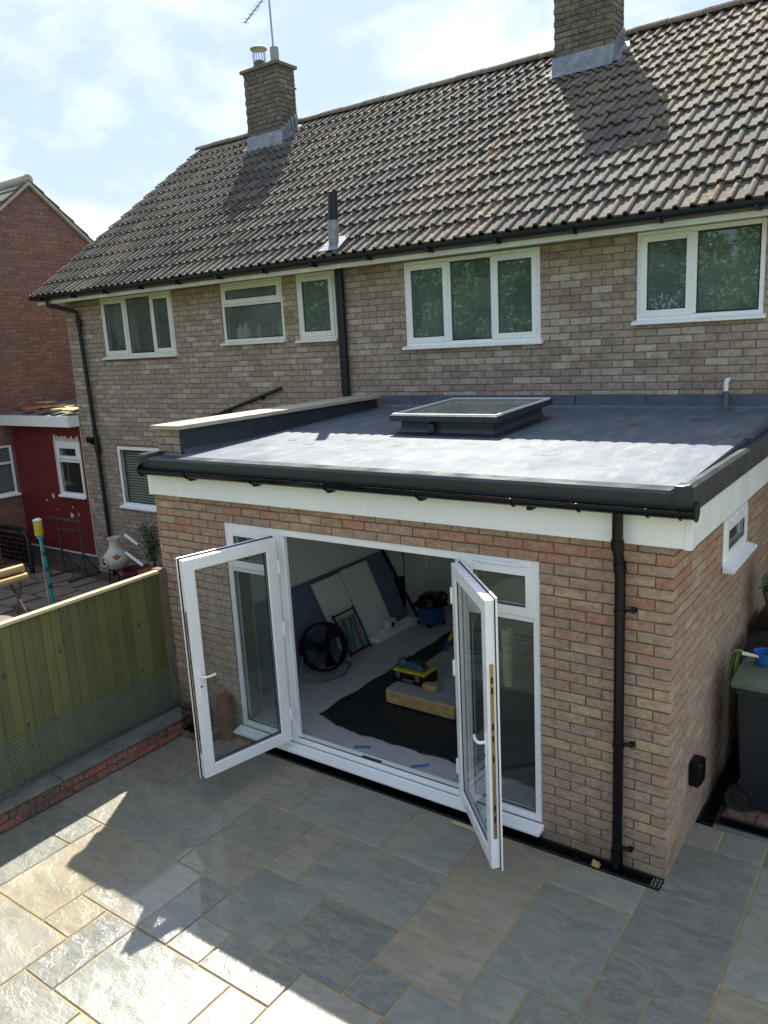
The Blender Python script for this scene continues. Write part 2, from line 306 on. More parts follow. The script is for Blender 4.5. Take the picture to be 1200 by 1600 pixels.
# ------------------------------------------------------------------ building helpers
ROOT = {}
def tag(o, label=None, cat=None, group=None, kind=None):
    if label: o['label'] = label
    if cat: o['category'] = cat
    if group: o['group'] = group
    if kind: o['kind'] = kind
    return o
def thing(name, label, cat, loc=(0, 0, 0), rz=0, group=None):
    o = bpy.data.objects.new(name, None); COL.objects.link(o); o.empty_display_size = .1
    o.location = loc; o.rotation_euler = (0, 0, rz)
    ROOT[o.name] = (Matrix.Translation(loc) @ Matrix.Rotation(rz, 4, 'Z'))
    return tag(o, label, cat, group)
def rootm(p):
    while p.parent: p = p.parent
    return ROOT.get(p.name, Matrix.Identity(4))
class MB:
    def __init__(s, T=None): s.v = []; s.f = []; s.T = T
    def add(s, vs, fs):
        b = len(s.v)
        s.v += [tuple(s.T(*p)) if s.T else tuple(p) for p in vs]
        s.f += [tuple(b + i for i in f) for f in fs]; return s
    def box(s, a, b):
        x0, x1 = sorted((a[0], b[0])); y0, y1 = sorted((a[1], b[1])); z0, z1 = sorted((a[2], b[2]))
        return s.add([(x0, y0, z0), (x1, y0, z0), (x1, y1, z0), (x0, y1, z0), (x0, y0, z1), (x1, y0, z1), (x1, y1, z1), (x0, y1, z1)],
                     [(0, 3, 2, 1), (4, 5, 6, 7), (0, 1, 5, 4), (1, 2, 6, 5), (2, 3, 7, 6), (3, 0, 4, 7)])
    def hexa(s, p): return s.add(p, [(0, 3, 2, 1), (4, 5, 6, 7), (0, 1, 5, 4), (1, 2, 6, 5), (2, 3, 7, 6), (3, 0, 4, 7)])
    def tube(s, pts, r, n=10, cap=True, r2=None):
        pts = [Vector(p) for p in pts]; rings = []
        up = Vector((0, 0, 1)); prev = None
        for i, p in enumerate(pts):
            d = (pts[min(i + 1, len(pts) - 1)] - pts[max(i - 1, 0)]).normalized()
            if prev is None: a = d.orthogonal().normalized()
            else: a = (prev - d * prev.dot(d)); a = a.normalized() if a.length > 1e-6 else d.orthogonal().normalized()
            prev = a; b = d.cross(a)
            rr = r if r2 is None else r + (r2 - r) * i / max(1, len(pts) - 1)
            rings.append([p + a * rr * math.cos(2 * math.pi * k / n) + b * rr * math.sin(2 * math.pi * k / n) for k in range(n)])
        vs = [q for g in rings for q in g]; fs = []
        for i in range(len(rings) - 1):
            for k in range(n): fs.append((i * n + k, i * n + (k + 1) % n, (i + 1) * n + (k + 1) % n, (i + 1) * n + k))
        if cap: fs += [tuple(range(n - 1, -1, -1)), tuple(range((len(rings) - 1) * n, len(rings) * n))]
        return s.add(vs, fs)
    def lathe(s, c, prof, n=24, a0=0, a1=2 * math.pi):
        full = abs(a1 - a0 - 2 * math.pi) < 1e-6; k = n if full else n + 1
        vs = []; fs = []
        for r, z in prof:
            for i in range(k):
                a = a0 + (a1 - a0) * i / n; vs.append((c[0] + r * math.cos(a), c[1] + r * math.sin(a), c[2] + z))
        for j in range(len(prof) - 1):
            for i in range(n):
                i2 = (i + 1) % k; fs.append((j * k + i, j * k + i2, (j + 1) * k + i2, (j + 1) * k + i))
        return s.add(vs, fs)
    def prism(s, poly, axis, a, b):
        n = len(poly); vs = []
        for w in (a, b):
            for p in poly:
                q = list(p); q.insert('xyz'.index(axis), w); vs.append(q)
        fs = [tuple(range(n - 1, -1, -1)), tuple(range(n, 2 * n))] + [(i, (i + 1) % n, n + (i + 1) % n, n + i) for i in range(n)]
        return s.add(vs, fs)
    def build(s, name, mat, parent=None, bev=0, smooth=False, local=False, kind=None):
        v = s.v
        if parent is not None and not local:
            inv = rootm(parent).inverted(); v = [tuple(inv @ Vector(p)) for p in v]
        me = bpy.data.meshes.new(name); me.from_pydata(v, [], s.f); me.update()
        bm = bmesh.new(); bm.from_mesh(me); bmesh.ops.recalc_face_normals(bm, faces=bm.faces); bm.to_mesh(me); bm.free()
        me.materials.append(M[mat])
        o = bpy.data.objects.new(name, me); COL.objects.link(o); o.parent = parent
        if smooth:
            for p in me.polygons: p.use_smooth = True
            md = o.modifiers.new('es', 'EDGE_SPLIT'); md.split_angle = rad(40)
        if bev:
            md = o.modifiers.new('bv', 'BEVEL'); md.width = bev; md.segments = 2; md.limit_method = 'ANGLE'; md.angle_limit = rad(40)
        if kind: o['kind'] = kind
        return o
def box(name, a, b, mat, parent=None, bev=0, kind=None): return MB().box(a, b).build(name, mat, parent, bev, kind=kind)
def front(face): return lambda u, n, z: (u, face - n, z)       # outward -Y
def side(face): return lambda u, n, z: (face + n, u, z)        # outward +X
def project(p):
    d = Vector(p) - CAM; w = d.dot(FW)
    if w <= .1: return None
    return 600 + FPX * d.dot(RT) / w, 800 - FPX * d.dot(UP) / w
# bricks -----------------------------------------------------------
def brick_rows(u0, u1, z0, z1, holes=(), pitch=.225, ch=.075, j=.010, phase=0):
    """list of (u_start, u_end, z) for each brick face; holes are (ua, ub, za, zb)"""
    out = []; row = 0; z = z0
    while z + .02 < z1:
        h = min(.065, z1 - z)
        cuts = [(u0, u1)]
        for ha, hb, hz0, hz1 in holes:
            if z + h > hz0 + .004 and z < hz1 - .004:
                nc = []
                for a, b in cuts:
                    if hb <= a or ha >= b: nc.append((a, b)); continue
                    if ha > a: nc.append((a, ha))
                    if hb < b: nc.append((hb, b))
                cuts = nc
        # bond anchored at the right-hand end so quoins alternate there
        k0 = u1 + (0 if (row + phase) % 2 == 0 else .1125)
        for a, b in cuts:
            k = math.ceil((k0 - b) / pitch - 1e-6) - 1
            while True:
                hi = min(k0 - k * pitch, b); lo = max(k0 - (k + 1) * pitch + j, a)
                if hi <= a + .012: break
                if hi - lo > .02: out.append((lo, hi, z, h))
                k += 1
        z += ch; row += 1
    return out
BM = {}; VR = random.Random(17)
def rough(vs, fs, a=.0022):
    out = []
    for i, p in enumerate(vs):
        out.append((p[0] + VR.uniform(-a, a), p[1] + (VR.uniform(-a * .5, a * .6) if i < 8 else 0), p[2] + VR.uniform(-a, a)) if i < 8 else p)
    return out, fs
def brick_geo(L, H, D=.03, c=.004):
    x = L / 2; z = H / 2
    vs = [(-x, 0 + c, -z), (x, c, -z), (x, c, z), (-x, c, z), (-x + c, 0, -z + c), (x - c, 0, -z + c), (x - c, 0, z - c), (-x + c, 0, z - c), (-x, D, -z), (x, D, -z), (x, D, z), (-x, D, z)]
    fs = [(4, 5, 6, 7), (0, 1, 5, 4), (1, 2, 6, 5), (2, 3, 7, 6), (3, 0, 4, 7), (8, 9, 1, 0), (9, 10, 2, 1), (10, 11, 3, 2), (11, 8, 0, 3)]
    return vs, fs
def brick_mesh(L, H, D, mat):
    k = (round(L, 3), round(H, 3), D, mat, VR.randrange(7))
    if k not in BM:
        me = bpy.data.meshes.new('brick'); vs, fs = rough(*brick_geo(*k[:3])); me.from_pydata(vs, [], fs); me.materials.append(M[mat]); BM[k] = me
    return BM[k]
def place_bricks(parent, entries, mat, single=300, name='brick', rest='brickwork', jit=.002):
    """entries: (matrix, L, H). The `single` that show largest become objects, the others one joined mesh"""
    sc = []
    for e in entries:
        p = project(e[0].translation)
        vis = p and -30 < p[0] < 1230 and -30 < p[1] < 1630
        sc.append((0 if vis else 1, (e[0].translation - CAM).length))
    order = sorted(range(len(entries)), key=lambda i: sc[i])
    inv = rootm(parent).inverted(); mb = MB(); rr = random.Random(3)
    for n, i in enumerate(order):
        mt, L, H, D = entries[i]
        mt = mt @ Matrix.Translation((0, rr.uniform(-jit, jit * .6), 0)) @ Matrix.Rotation(rr.gauss(0, .004), 4, 'Z') @ Matrix.Rotation(rr.gauss(0, .004), 4, 'Y')
        if n < single and sc[i][0] == 0:
            o = bpy.data.objects.new(name, brick_mesh(L, H, D, mat)); COL.objects.link(o); o.parent = parent; o.matrix_local = inv @ mt
        else:
            vs, fs = rough(*brick_geo(L, H, D)); mb.add([tuple(mt @ Vector(p)) for p in vs], fs)
    if mb.v:
        o = mb.build(rest, mat, parent); o['kind'] = 'stuff'
def mats_front(rows, face): return [(Matrix.Translation(((a + b) / 2, face, z + h / 2)), b - a, h, .03) for a, b, z, h in rows]
def mats_side(rows, face): return [(Matrix.Translation((face, (a + b) / 2, z + h / 2)) @ Matrix.Rotation(math.pi / 2, 4, 'Z'), b - a, h, .03) for a, b, z, h in rows]
def core(T, u0, u1, z0, z1, holes, n0, n1):
    mb = MB(T); us = sorted({u0, u1, *[v for h in holes for v in h[:2] if u0 < v < u1]}); zs = sorted({z0, z1, *[v for h in holes for v in h[2:] if z0 < v < z1]})
    for i in range(len(us) - 1):
        for k in range(len(zs) - 1):
            cu = (us[i] + us[i + 1]) / 2; cz_ = (zs[k] + zs[k + 1]) / 2
            if any(a < cu < b and c < cz_ < d for a, b, c, d in holes): continue
            mb.box((us[i], n0, zs[k]), (us[i + 1], n1, zs[k + 1]))
    return mb
# windows ----------------------------------------------------------
def window(parent, T, u0, u1, z0, z1, bays, mat='upvc', gl='glass', sill=True, fw=.045, rec=.012, depth=.07, sillout=.06, name='window'):
    """bays: (ua, ub, za, zb, opener) of each light inside the frame"""
    fr = MB(T); n0, n1 = -rec - depth, -rec
    fr.box((u0, n0, z0), (u0 + fw, n1, z1)); fr.box((u1 - fw, n0, z0), (u1, n1, z1))
    fr.box((u0 + fw, n0, z1 - fw), (u1 - fw, n1, z1)); fr.box((u0 + fw, n0, z0), (u1 - fw, n1, z0 + fw))
    us = sorted({b[0] for b in bays} | {b[1] for b in bays})
    for a, b, c, d, o in bays:
        if a > u0 + fw + .03: fr.box((a - fw, n0 + .002, c - .001), (a, n1 - .002, d + .001))
        if d < z1 - fw - .03: fr.box((a, n0 + .003, d), (b, n1 - .003, d + fw))
    w = fr.build(name, mat, parent, bev=.005)
    for a, b, c, d, o in bays:
        sw = .0
        if o:
            sw = .05; sb = MB(T); p0, p1 = n0 + .01, n1 + .014; e = .012
            sb.box((a - e, p0, c - e), (a + sw, p1, d + e)); sb.box((b - sw, p0, c - e), (b + e, p1, d + e))
            sb.box((a + sw, p0, d - sw), (b - sw, p1, d + e)); sb.box((a + sw, p0, c - e), (b - sw, p1, c + sw))
            sb.build('sash', mat, w, bev=.005)
        a2, b2, c2, d2 = a + sw, b - sw, c + sw, d - sw; g = .008; q = n1 - .022 if not o else n1 - .008
        gk = MB(T)
        gk.box((a2, q, c2), (a2 + g, q + .006, d2)); gk.box((b2 - g, q, c2), (b2, q + .006, d2)); gk.box((a2 + g, q, d2 - g), (b2 - g, q + .006, d2)); gk.box((a2 + g, q, c2), (b2 - g, q + .006, c2 + g))
        gk.build('gasket', 'gasket', w)
        MB(T).box((a2 + .002, q - .012, c2 + .002), (b2 - .002, q - .008, d2 - .002)).build('pane', gl, w)
    if sill:
        MB(T).add([(u0 - .03, -rec, z0 - .035), (u1 + .03, -rec, z0 - .035), (u1 + .03, -rec, z0 + .012), (u0 - .03, -rec, z0 + .012), (u0 - .03, sillout, z0 - .035), (u1 + .03, sillout, z0 - .035), (u1 + .03, sillout, z0 - .010), (u0 - .03, sillout, z0 - .010)],
                  [(0, 1, 2, 3), (4, 7, 6, 5), (0, 4, 5, 1), (1, 5, 6, 2), (2, 6, 7, 3), (3, 7, 4, 0)]).build('sill', mat, w, bev=.004)
    return w

# ------------------------------------------------------------------ ground
g = MB(); g.add([(-900, -900, -.30), (900, -900, -.30), (900, 900, -.30), (-900, 900, -.30)], [(0, 1, 2, 3)])
tag(g.build('ground', 'grass'), kind='structure')
pb = MB().box((-4.5, -9, -.28), (7.5, -.129, -.009)); pb.box((.0, -.1285, -.28), (7.5, .745, -.009)); pb.box((-4.5, -.1285, -.28), (-3.76, -.002, -.009)); pb.box((0.02, .745, -.28), (7.5, 3.26, -.06))
patio = tag(pb.build('patio', 'joint_sand'), kind='structure')
def gx(i): return .505 - .2935 * i
def gy(j): return -.13 - .2955 * j
SL = [(8,0,11,2),(11,0,13,2),(13,0,15,3),(15,1,18,3),(15,0,18,1),(12,2,13,3),(12,3,14,5),(10,2,12,5),(9,2,10,4),(6,2,9,4),(6,0,8,2),(4,0,6,3),(4,3,6,5),
      (8,4,10,6),(6,4,8,6),(5,5,6,6),(3,5,5,7),(3,4,4,5),(2,1,4,4),(2,0,4,1),(0,0,2,3),(1,3,2,4),(-1,3,1,5),(-2,-2,0,1),(-2,1,0,2),(-1,2,0,3),(0,-2,2,0),(1,-3,2,-2),(0,-3,1,-2),
      (11,5,13,7),(13,5,15,8),(12,7,13,8),(11,7,12,9),(8,7,11,9),(12,8,15,10),(10,9,12,11),(8,9,10,11),(10,5,11,7),(9,6,10,7),(7,6,9,7),(5,6,7,8),(7,7,8,9),
      (14,3,18,5),(15,5,18,6),(15,6,18,9),(2,4,3,6),(-1,5,2,7),(3,7,5,9),(5,8,7,10)]
occ = set()
for a, b, c, d in SL:
    for i in range(a, c):
        for j in range(b, d): occ.add((i, j))
rr = random.Random(21)
for j in range(-3, 28):
    for i in range(-22, 18):
        if (i, j) in occ or (i, j) in {(2, -3)}: continue
        if i >= 2 and j < 0: continue
        opts = [(2, 3), (2, 2), (3, 2), (2, 1), (1, 2), (1, 1)]; rr.shuffle(opts)
        for w, h in opts + [(1, 1)]:
            cells = [(i + p, j + q) for p in range(w) for q in range(h)]
            if any(c in occ or c[0] > 17 or c[1] > 27 or (c[0] >= 2 and c[1] < 0) for c in cells): continue
            occ.update(cells); SL.append((i, j, i + w, j + h)); break
for a, b, c, d in SL:
    x1, x0, y1, y0 = gx(a) - .005, gx(c) + .005, gy(b) - .005, gy(d) + .005
    x0 = max(x0, -4.495)
    if x1 - x0 < .05: continue
    e = .005; mb = MB(); dz = [rr.uniform(-.0015, .0015) for _ in range(4)]
    cs = [(x0, y0), (x1, y0), (x1, y1), (x0, y1)]
    # pitched, slightly irregular edges
    def ring(inset, zz, jit):
        pts = []
        for k in range(4):
            (ax, ay), (bx, by) = cs[k], cs[(k + 1) % 4]; n = max(2, int(math.hypot(bx - ax, by - ay) / .14))
            for q in range(n):
                tq = q / n; px, py = ax + (bx - ax) * tq, ay + (by - ay) * tq
                cx_, cy_ = (x0 + x1) / 2, (y0 + y1) / 2
                px += (inset if px < cx_ else -inset) if abs(px - cx_) > (x1 - x0) / 2 - .02 else 0
                py += (inset if py < cy_ else -inset) if abs(py - cy_) > (y1 - y0) / 2 - .02 else 0
                pts.append((px + rr.uniform(-jit, jit), py + rr.uniform(-jit, jit), zz))
        return pts
    st = rr.getstate(); lo = ring(0, -.03, .002); rr.setstate(st); mid = ring(0, -.006, .002); rr.setstate(st); top = ring(.006, 0, .002)
    n = len(lo); top = [(p[0], p[1], dz[(k * 4) // n]) for k, p in enumerate(top)]
    fs = [tuple(range(2 * n, 3 * n))]
    for k in range(n):
        k2 = (k + 1) % n; fs += [(k, k2, n + k2, n + k), (n + k, n + k2, 2 * n + k2, 2 * n + k)]
    mb.add(lo + mid + top, fs); mb.build('paving_slab', 'sandstone', patio)
# block paving in the side passage
ent = []
for r in range(21):
    for k in range(12):
        x = .16 + k * .205 + (.1 if r % 2 else 0); y = .99 + r * .104
        if x + .2 > 2.6 or y + .1 > 3.26: continue
        o = MB().box((x, y, -.06), (x + .198, y + .098, -.012 + rr.uniform(-.002, .002))).build('paving_block', 'block_paver', patio, bev=.004)
box('kerb_slab', (.12, .75, -.05), (2.6, .80, .004), 'coping_grey', patio, bev=.004)
# neighbour's yard
yard = tag(MB().box((-13.1, -9, -.29), (-4.98, 3.268, -.135)).build('neighbour_yard', 'soil'), kind='structure')
rr = random.Random(5)
for i in range(15):
    for j in range(9):
        if rr.random() < .16: continue
        x = -12.9 + i * .52 + (j % 2) * .2; y = 2.9 - j * .55 
        w, h = rr.uniform(.4, .51), rr.uniform(.42, .54)
        if x + w > -5.05: continue
        a = rr.uniform(-.05, .05); zt = -.12 + rr.uniform(-.012, .012)
        pts = [(x, y - h), (x + w, y - h + rr.uniform(-.03, .03)), (x + w + rr.uniform(-.04, .0), y), (x + rr.uniform(0, .04), y)]
        pts = [(px + (py - y) * a, py + (px - x) * a) for px, py in pts]
        MB().prism(pts, 'z', -.16, zt).build('yard_slab', 'yard_paving', yard, bev=.006)

# ------------------------------------------------------------------ main house
D = 3.273; HL, HR = -10.89, 2.6
house = thing('brick_house', 'grey-brown brick terraced house with grey concrete tiled roof and white windows', 'house', (-4, 6, -.15))
F = front(D)
w1 = (-9.94, -8.21, 3.585, 4.51); w2 = (-7.17, -6.005, 3.70, 4.51); w2b = (-5.76, -5.115, 3.68, 4.51); w3 = (-4.07, -2.34, 3.53, 4.495); w4 = (-1.32, -.16, 3.67, 4.51); g1 = (-9.97, -8.35, 1.13, 2.14)
holes = [w1, w2, w2b, w3, w4, g1]
room = (-4.45, -.3, -.2, 2.32)
core(F, HL + .008, HR, -.2, 4.62, holes + [room], -.28, -.008).build('wall', 'mortar_house', house)
rows = brick_rows(HL, HR, -.15, 4.5, holes + [(-4.86, 0, -.2, 2.74)])
place_bricks(house, mats_front(rows, D), 'brick_house')
hb = MB(); hb.box((HL + .01, 3.55, -.2), (HL + .28, 10.6, 4.62)); hb.box((HR - .28, 3.55, -.2), (HR, 10.6, 4.62)); hb.box((HL + .28, 10.3, -.2), (HR - .28, 10.6, 4.62))
hb.box((HL + .28, 3.56, 2.55), (HR - .28, 10.3, 2.75)); hb.box((HL + .28, 6.5, 2.75), (HR - .28, 6.6, 4.5))
hb.box((-8.0, 3.56, 2.75), (-7.9, 6.5, 4.5)); hb.box((-4.95, 3.56, 2.75), (-4.85, 6.5, 4.5)); hb.box((-1.9, 3.56, 2.75), (-1.8, 6.5, 4.5)); hb.box((-5.95, 3.56, 2.75), (-5.85, 6.5, 4.5))
hb.prism([(2.95, 4.62), (10.6, 4.62), (6.77, 7.3)], 'x', HL + .01, HL + .28)
hb.build('inner_wall', 'room_dark', house)
a = .045
window(house, F, *w1, [(w1[0] + .05, -9.34, w1[2] + .05, w1[3] - .05, 1), (-9.295, -8.73, w1[2] + .05, w1[3] - .05, 0), (-8.685, w1[1] - .05, w1[2] + .05, w1[3] - .05, 1)], 'upvc_old', 'glass_dark')
window(house, F, *w2, [(w2[0] + .05, w2[1] - .05, w2[2] + .05, 4.19, 0), (w2[0] + .05, w2[1] - .05, 4.235, w2[3] - .05, 1)], 'upvc_old', 'glass_bath')
window(house, F, *w2b, [(w2b[0] + .05, w2b[1] - .05, w2b[2] + .05, w2b[3] - .05, 1)], 'upvc_old', 'glass_house')
window(house, F, *w3, [(w3[0] + .05, -3.49, w3[2] + .05, w3[3] - .05, 1), (-3.445, -2.935, w3[2] + .05, w3[3] - .05, 0), (-2.89, w3[1] - .05, w3[2] + .05, w3[3] - .05, 1)], 'upvc', 'glass_house')
window(house, F, *w4, [(w4[0] + .05, -.80, w4[2] + .05, w4[3] - .05, 1), (-.755, w4[1] - .05, w4[2] + .05, w4[3] - .05, 0)], 'upvc', 'glass_house')
wg = window(house, F, *g1, [(g1[0] + .06, g1[1] - .06, g1[2] + .06, g1[3] - .06, 0)], 'upvc', 'glass', fw=.06)
def curtain(u0, u1, z0, z1, y, label):
    mb = MB(); n = 40; vs = []
    for i in range(n + 1):
        x = u0 + (u1 - u0) * i / n; yy = y + .025 * math.sin(i * 1.35) + .01 * math.sin(i * .6)
        vs += [(x, yy, z0), (x, yy, z1)]
    mb.add(vs, [(2 * i, 2 * i + 2, 2 * i + 3, 2 * i + 1) for i in range(n)])
    o = mb.build('curtain', 'curtain', smooth=False); md = o.modifiers.new('so', 'SOLIDIFY'); md.thickness = .004; tag(o, label, 'curtain')
curtain(-4.0, -3.55, 3.45, 4.46, D + .2, 'pale curtain drawn aside behind the three-light upstairs window above the flat roof')
curtain(-9.88, -9.3, 3.45, 4.46, D + .2, 'grey curtain at one side of the upstairs window nearest the red-brick house')
bl = thing('venetian_blind', 'pale slatted blind lowered inside the ground-floor window behind the fence', 'blind', (-9.1, D + .12, 1.2))
for k in range(20):
    z = 1.2 + k * .045; MB().hexa([(-9.9, D + .10, z), (-8.4, D + .10, z), (-8.4, D + .135, z + .018), (-9.9, D + .135, z + .018), (-9.9, D + .10, z + .003), (-8.4, D + .10, z + .003), (-8.4, D + .135, z + .021), (-9.9, D + .135, z + .021)]).build('slat', 'blind', bl)
box('headrail', (-9.9, D + .09, 2.09), (-8.4, D + .145, 2.13), 'blind', bl)
# things on the bathroom window ledge
box('window_ledge', (w2[0] + .02, D + .08, w2[2] + .005), (w2[1] - .02, D + .27, w2[2] + .035), 'upvc', house)
def bottle(x, h, r, mat, label, sq=1.0):
    mb = MB().lathe((0, 0, 0), [(0, 0), (r, 0), (r, h * .68), (r * .8, h * .8), (r * .35, h * .86), (r * .35, h), (0, h)], 14)
    mb.v = [(x + p[0], D + .16 + p[1] * sq, w2[2] + .036 + p[2]) for p in mb.v]
    tag(mb.build('bottle', mat, smooth=True), label, 'bottle', 'bottles on the bathroom window ledge')
bottle(-6.98, .20, .055, 'white_plastic', 'wide white bottle, first from the house corner on the bathroom window ledge')
bottle(-6.87, .23, .05, 'white_plastic', 'tall white bottle, second from the house corner on the bathroom window ledge')
bottle(-6.62, .21, .034, 'green_plastic', 'slim pale green bottle in the middle of the bathroom window ledge')
bottle(-6.50, .16, .036, 'purple_plastic', 'short purple bottle on the bathroom window ledge')
bottle(-6.35, .19, .03, 'red_plastic', 'dark red bottle on the bathroom window ledge')
mb = MB()
for k in range(2): pass
mb.tube([(-6.19, D + .18, w2[2] + .15), (-6.19, D + .195, w2[2] + .15)], .105, 24); tag(mb.build('round_sponge', 'green_plastic', smooth=True), 'pale green round disc leaning at the end of the bathroom window ledge', 'disc')
# eaves
box('fascia', (HL - .22, 2.922, 4.485), (HR, 2.945, 4.62), 'soffit_white', house)
box('soffit', (HL - .22, 2.946, 4.515), (HR, D - .001, 4.535), 'soffit_white', house)
def halfgutter(x0, x1, y, z, r, n=10):
    mb = MB(); vs = []; fs = []
    for xx in (x0, x1):
        for rr_ in (r, r - .004):
            for k in range(n + 1):
                t_ = math.pi + math.pi * k / n; vs.append((xx, y + rr_ * math.cos(t_), z + rr_ * math.sin(t_)))
    m_ = n + 1
    for k in range(n):
        fs += [(k, k + 1, 2 * m_ + k + 1, 2 * m_ + k), (m_ + k, 3 * m_ + k, 3 * m_ + k + 1, m_ + k + 1), (k, m_ + k, m_ + k + 1, k + 1), (2 * m_ + k, 2 * m_ + k + 1, 3 * m_ + k + 1, 3 * m_ + k)]
    for k in (0, n): fs.append((k, 2 * m_ + k, 3 * m_ + k, m_ + k))
    mb.add(vs, fs); return mb
gut = halfgutter(HL - .27, HR, 2.86, 4.61, .058).build('gutter', 'pipe_dark', house, smooth=True)
for k in range(17): box('bracket', (HL + .05 + k * .82, 2.795, 4.525), (HL + .085 + k * .82, 2.922, 4.57), 'pipe_dark', gut)
# roof
SLP = math.atan2(2.825, 3.99); cs_, sn_ = math.cos(SLP), math.sin(SLP)
def rp(x, s, n): return (x, 2.86 + s * cs_ - n * sn_, 4.615 + s * sn_ + n * cs_)
rf = MB(); L_ = 4.89
rf.hexa([rp(HL - .24, -.0, -.10), rp(HR, 0, -.10), rp(HR, L_, -.10), rp(HL - .24, L_, -.10), rp(HL - .24, 0, -.005), rp(HR, 0, -.005), rp(HR, L_, -.005), rp(HL - .24, L_, -.005)])
rf.hexa([(HL - .24, 6.85, 7.33), (HR, 6.85, 7.33), (HR, 10.9, 4.45), (HL - .24, 10.9, 4.45), (HL - .24, 6.85, 7.44), (HR, 6.85, 7.44), (HR, 10.9, 4.56), (HL - .24, 10.9, 4.56)])
roof = rf.build('roof', 'ridge', house)
prof = [(0, 0), (.088, 0), (.096, .02), (.108, .028), (.12, .031), (.132, .028), (.144, .02), (.152, 0), (.238, 0), (.246, .02), (.258, .028), (.27, .031), (.284, .027), (.297, .012)]
def tile_geo():
    vs = []; n = len(prof)
    for s_, b_ in ((0, .044), (.42, .004)):
        vs += [(u, s_, b_ + h) for u, h in prof]
    vs += [(u, 0, .044 + h - (.024 if h < .01 else .018)) for u, h in prof]
    fs = [(k, k + 1, n + k + 1, n + k) for k in range(n - 1)] + [(2 * n + k, 2 * n + k + 1, k + 1, k) for k in range(n - 1)]
    fs += [(2 * n, 0, n), (3 * n - 1, 2 * n - 1, n - 1)]
    return vs, fs
TV, TF = tile_geo(); TME = bpy.data.meshes.new('roof_tile'); TME.from_pydata(TV, [], TF); TME.materials.append(M['roof_tile'])
tiles = []; rr = random.Random(11)
basis = Matrix(((1, 0, 0, 0), (0, cs_, -sn_, 0), (0, sn_, cs_, 0), (0, 0, 0, 1)))
for r in range(14):
    for c in range(45):
        x = HL - .26 + c * .30
        if x + .3 > HR: continue
        s_ = -.03 + r * .3475
        p = rp(x + rr.uniform(-.002, .002), s_ + rr.uniform(-.008, .008) - (.02 if rr.random() < .04 else 0), rr.uniform(-.003, .004))
        mt = Matrix.Translation(p) @ basis @ Matrix.Rotation(rr.gauss(0, .010), 4, 'Z') @ Matrix.Rotation(rr.gauss(0, .008), 4, 'Y')
        q = project(p); vis = q and -20 < q[0] < 1220 and -20 < q[1] < 1620
        tiles.append((0 if vis else 1, (Vector(p) - CAM).length, mt))
tiles.sort(key=lambda q: q[:2]); mb = MB(); inv = rootm(house).inverted()
for n, (v_, d_, mt) in enumerate(tiles):
    if n < 300:
        o = bpy.data.objects.new('roof_tile', TME); COL.objects.link(o); o.parent = roof; o.matrix_local = inv @ mt
    else: mb.add([tuple(mt @ Vector(p)) for p in TV], TF)
me = bpy.data.meshes.new('tile_field'); me.from_pydata([tuple(inv @ Vector(p)) for p in mb.v], [], mb.f); me.materials.append(M['roof_tile'])
o = bpy.data.objects.new('tile_field', me); COL.objects.link(o); o.parent = roof; o['kind'] = 'stuff'
for k in range(30):
    x = HL - .25 + k * .452; mb = MB(); n = 8; vs = []
    for xx in (x, x + .445):
        for rad_ in (.125, .105):
            for q in range(n + 1):
                an = math.pi * q / n; vs.append((xx, 6.85 + rad_ * math.cos(an), 7.43 + rad_ * math.sin(an) * .8 + (.006 if k % 2 else 0)))
    m_ = n + 1; fs = []
    for q in range(n): fs += [(q, q + 1, 2 * m_ + q + 1, 2 * m_ + q), (q, m_ + q, m_ + q + 1, q + 1), (2 * m_ + q, 2 * m_ + q + 1, 3 * m_ + q + 1, 3 * m_ + q)]
    if x + .45 < HR: mb.add(vs, fs); mb.build('ridge_tile', 'ridge', roof)
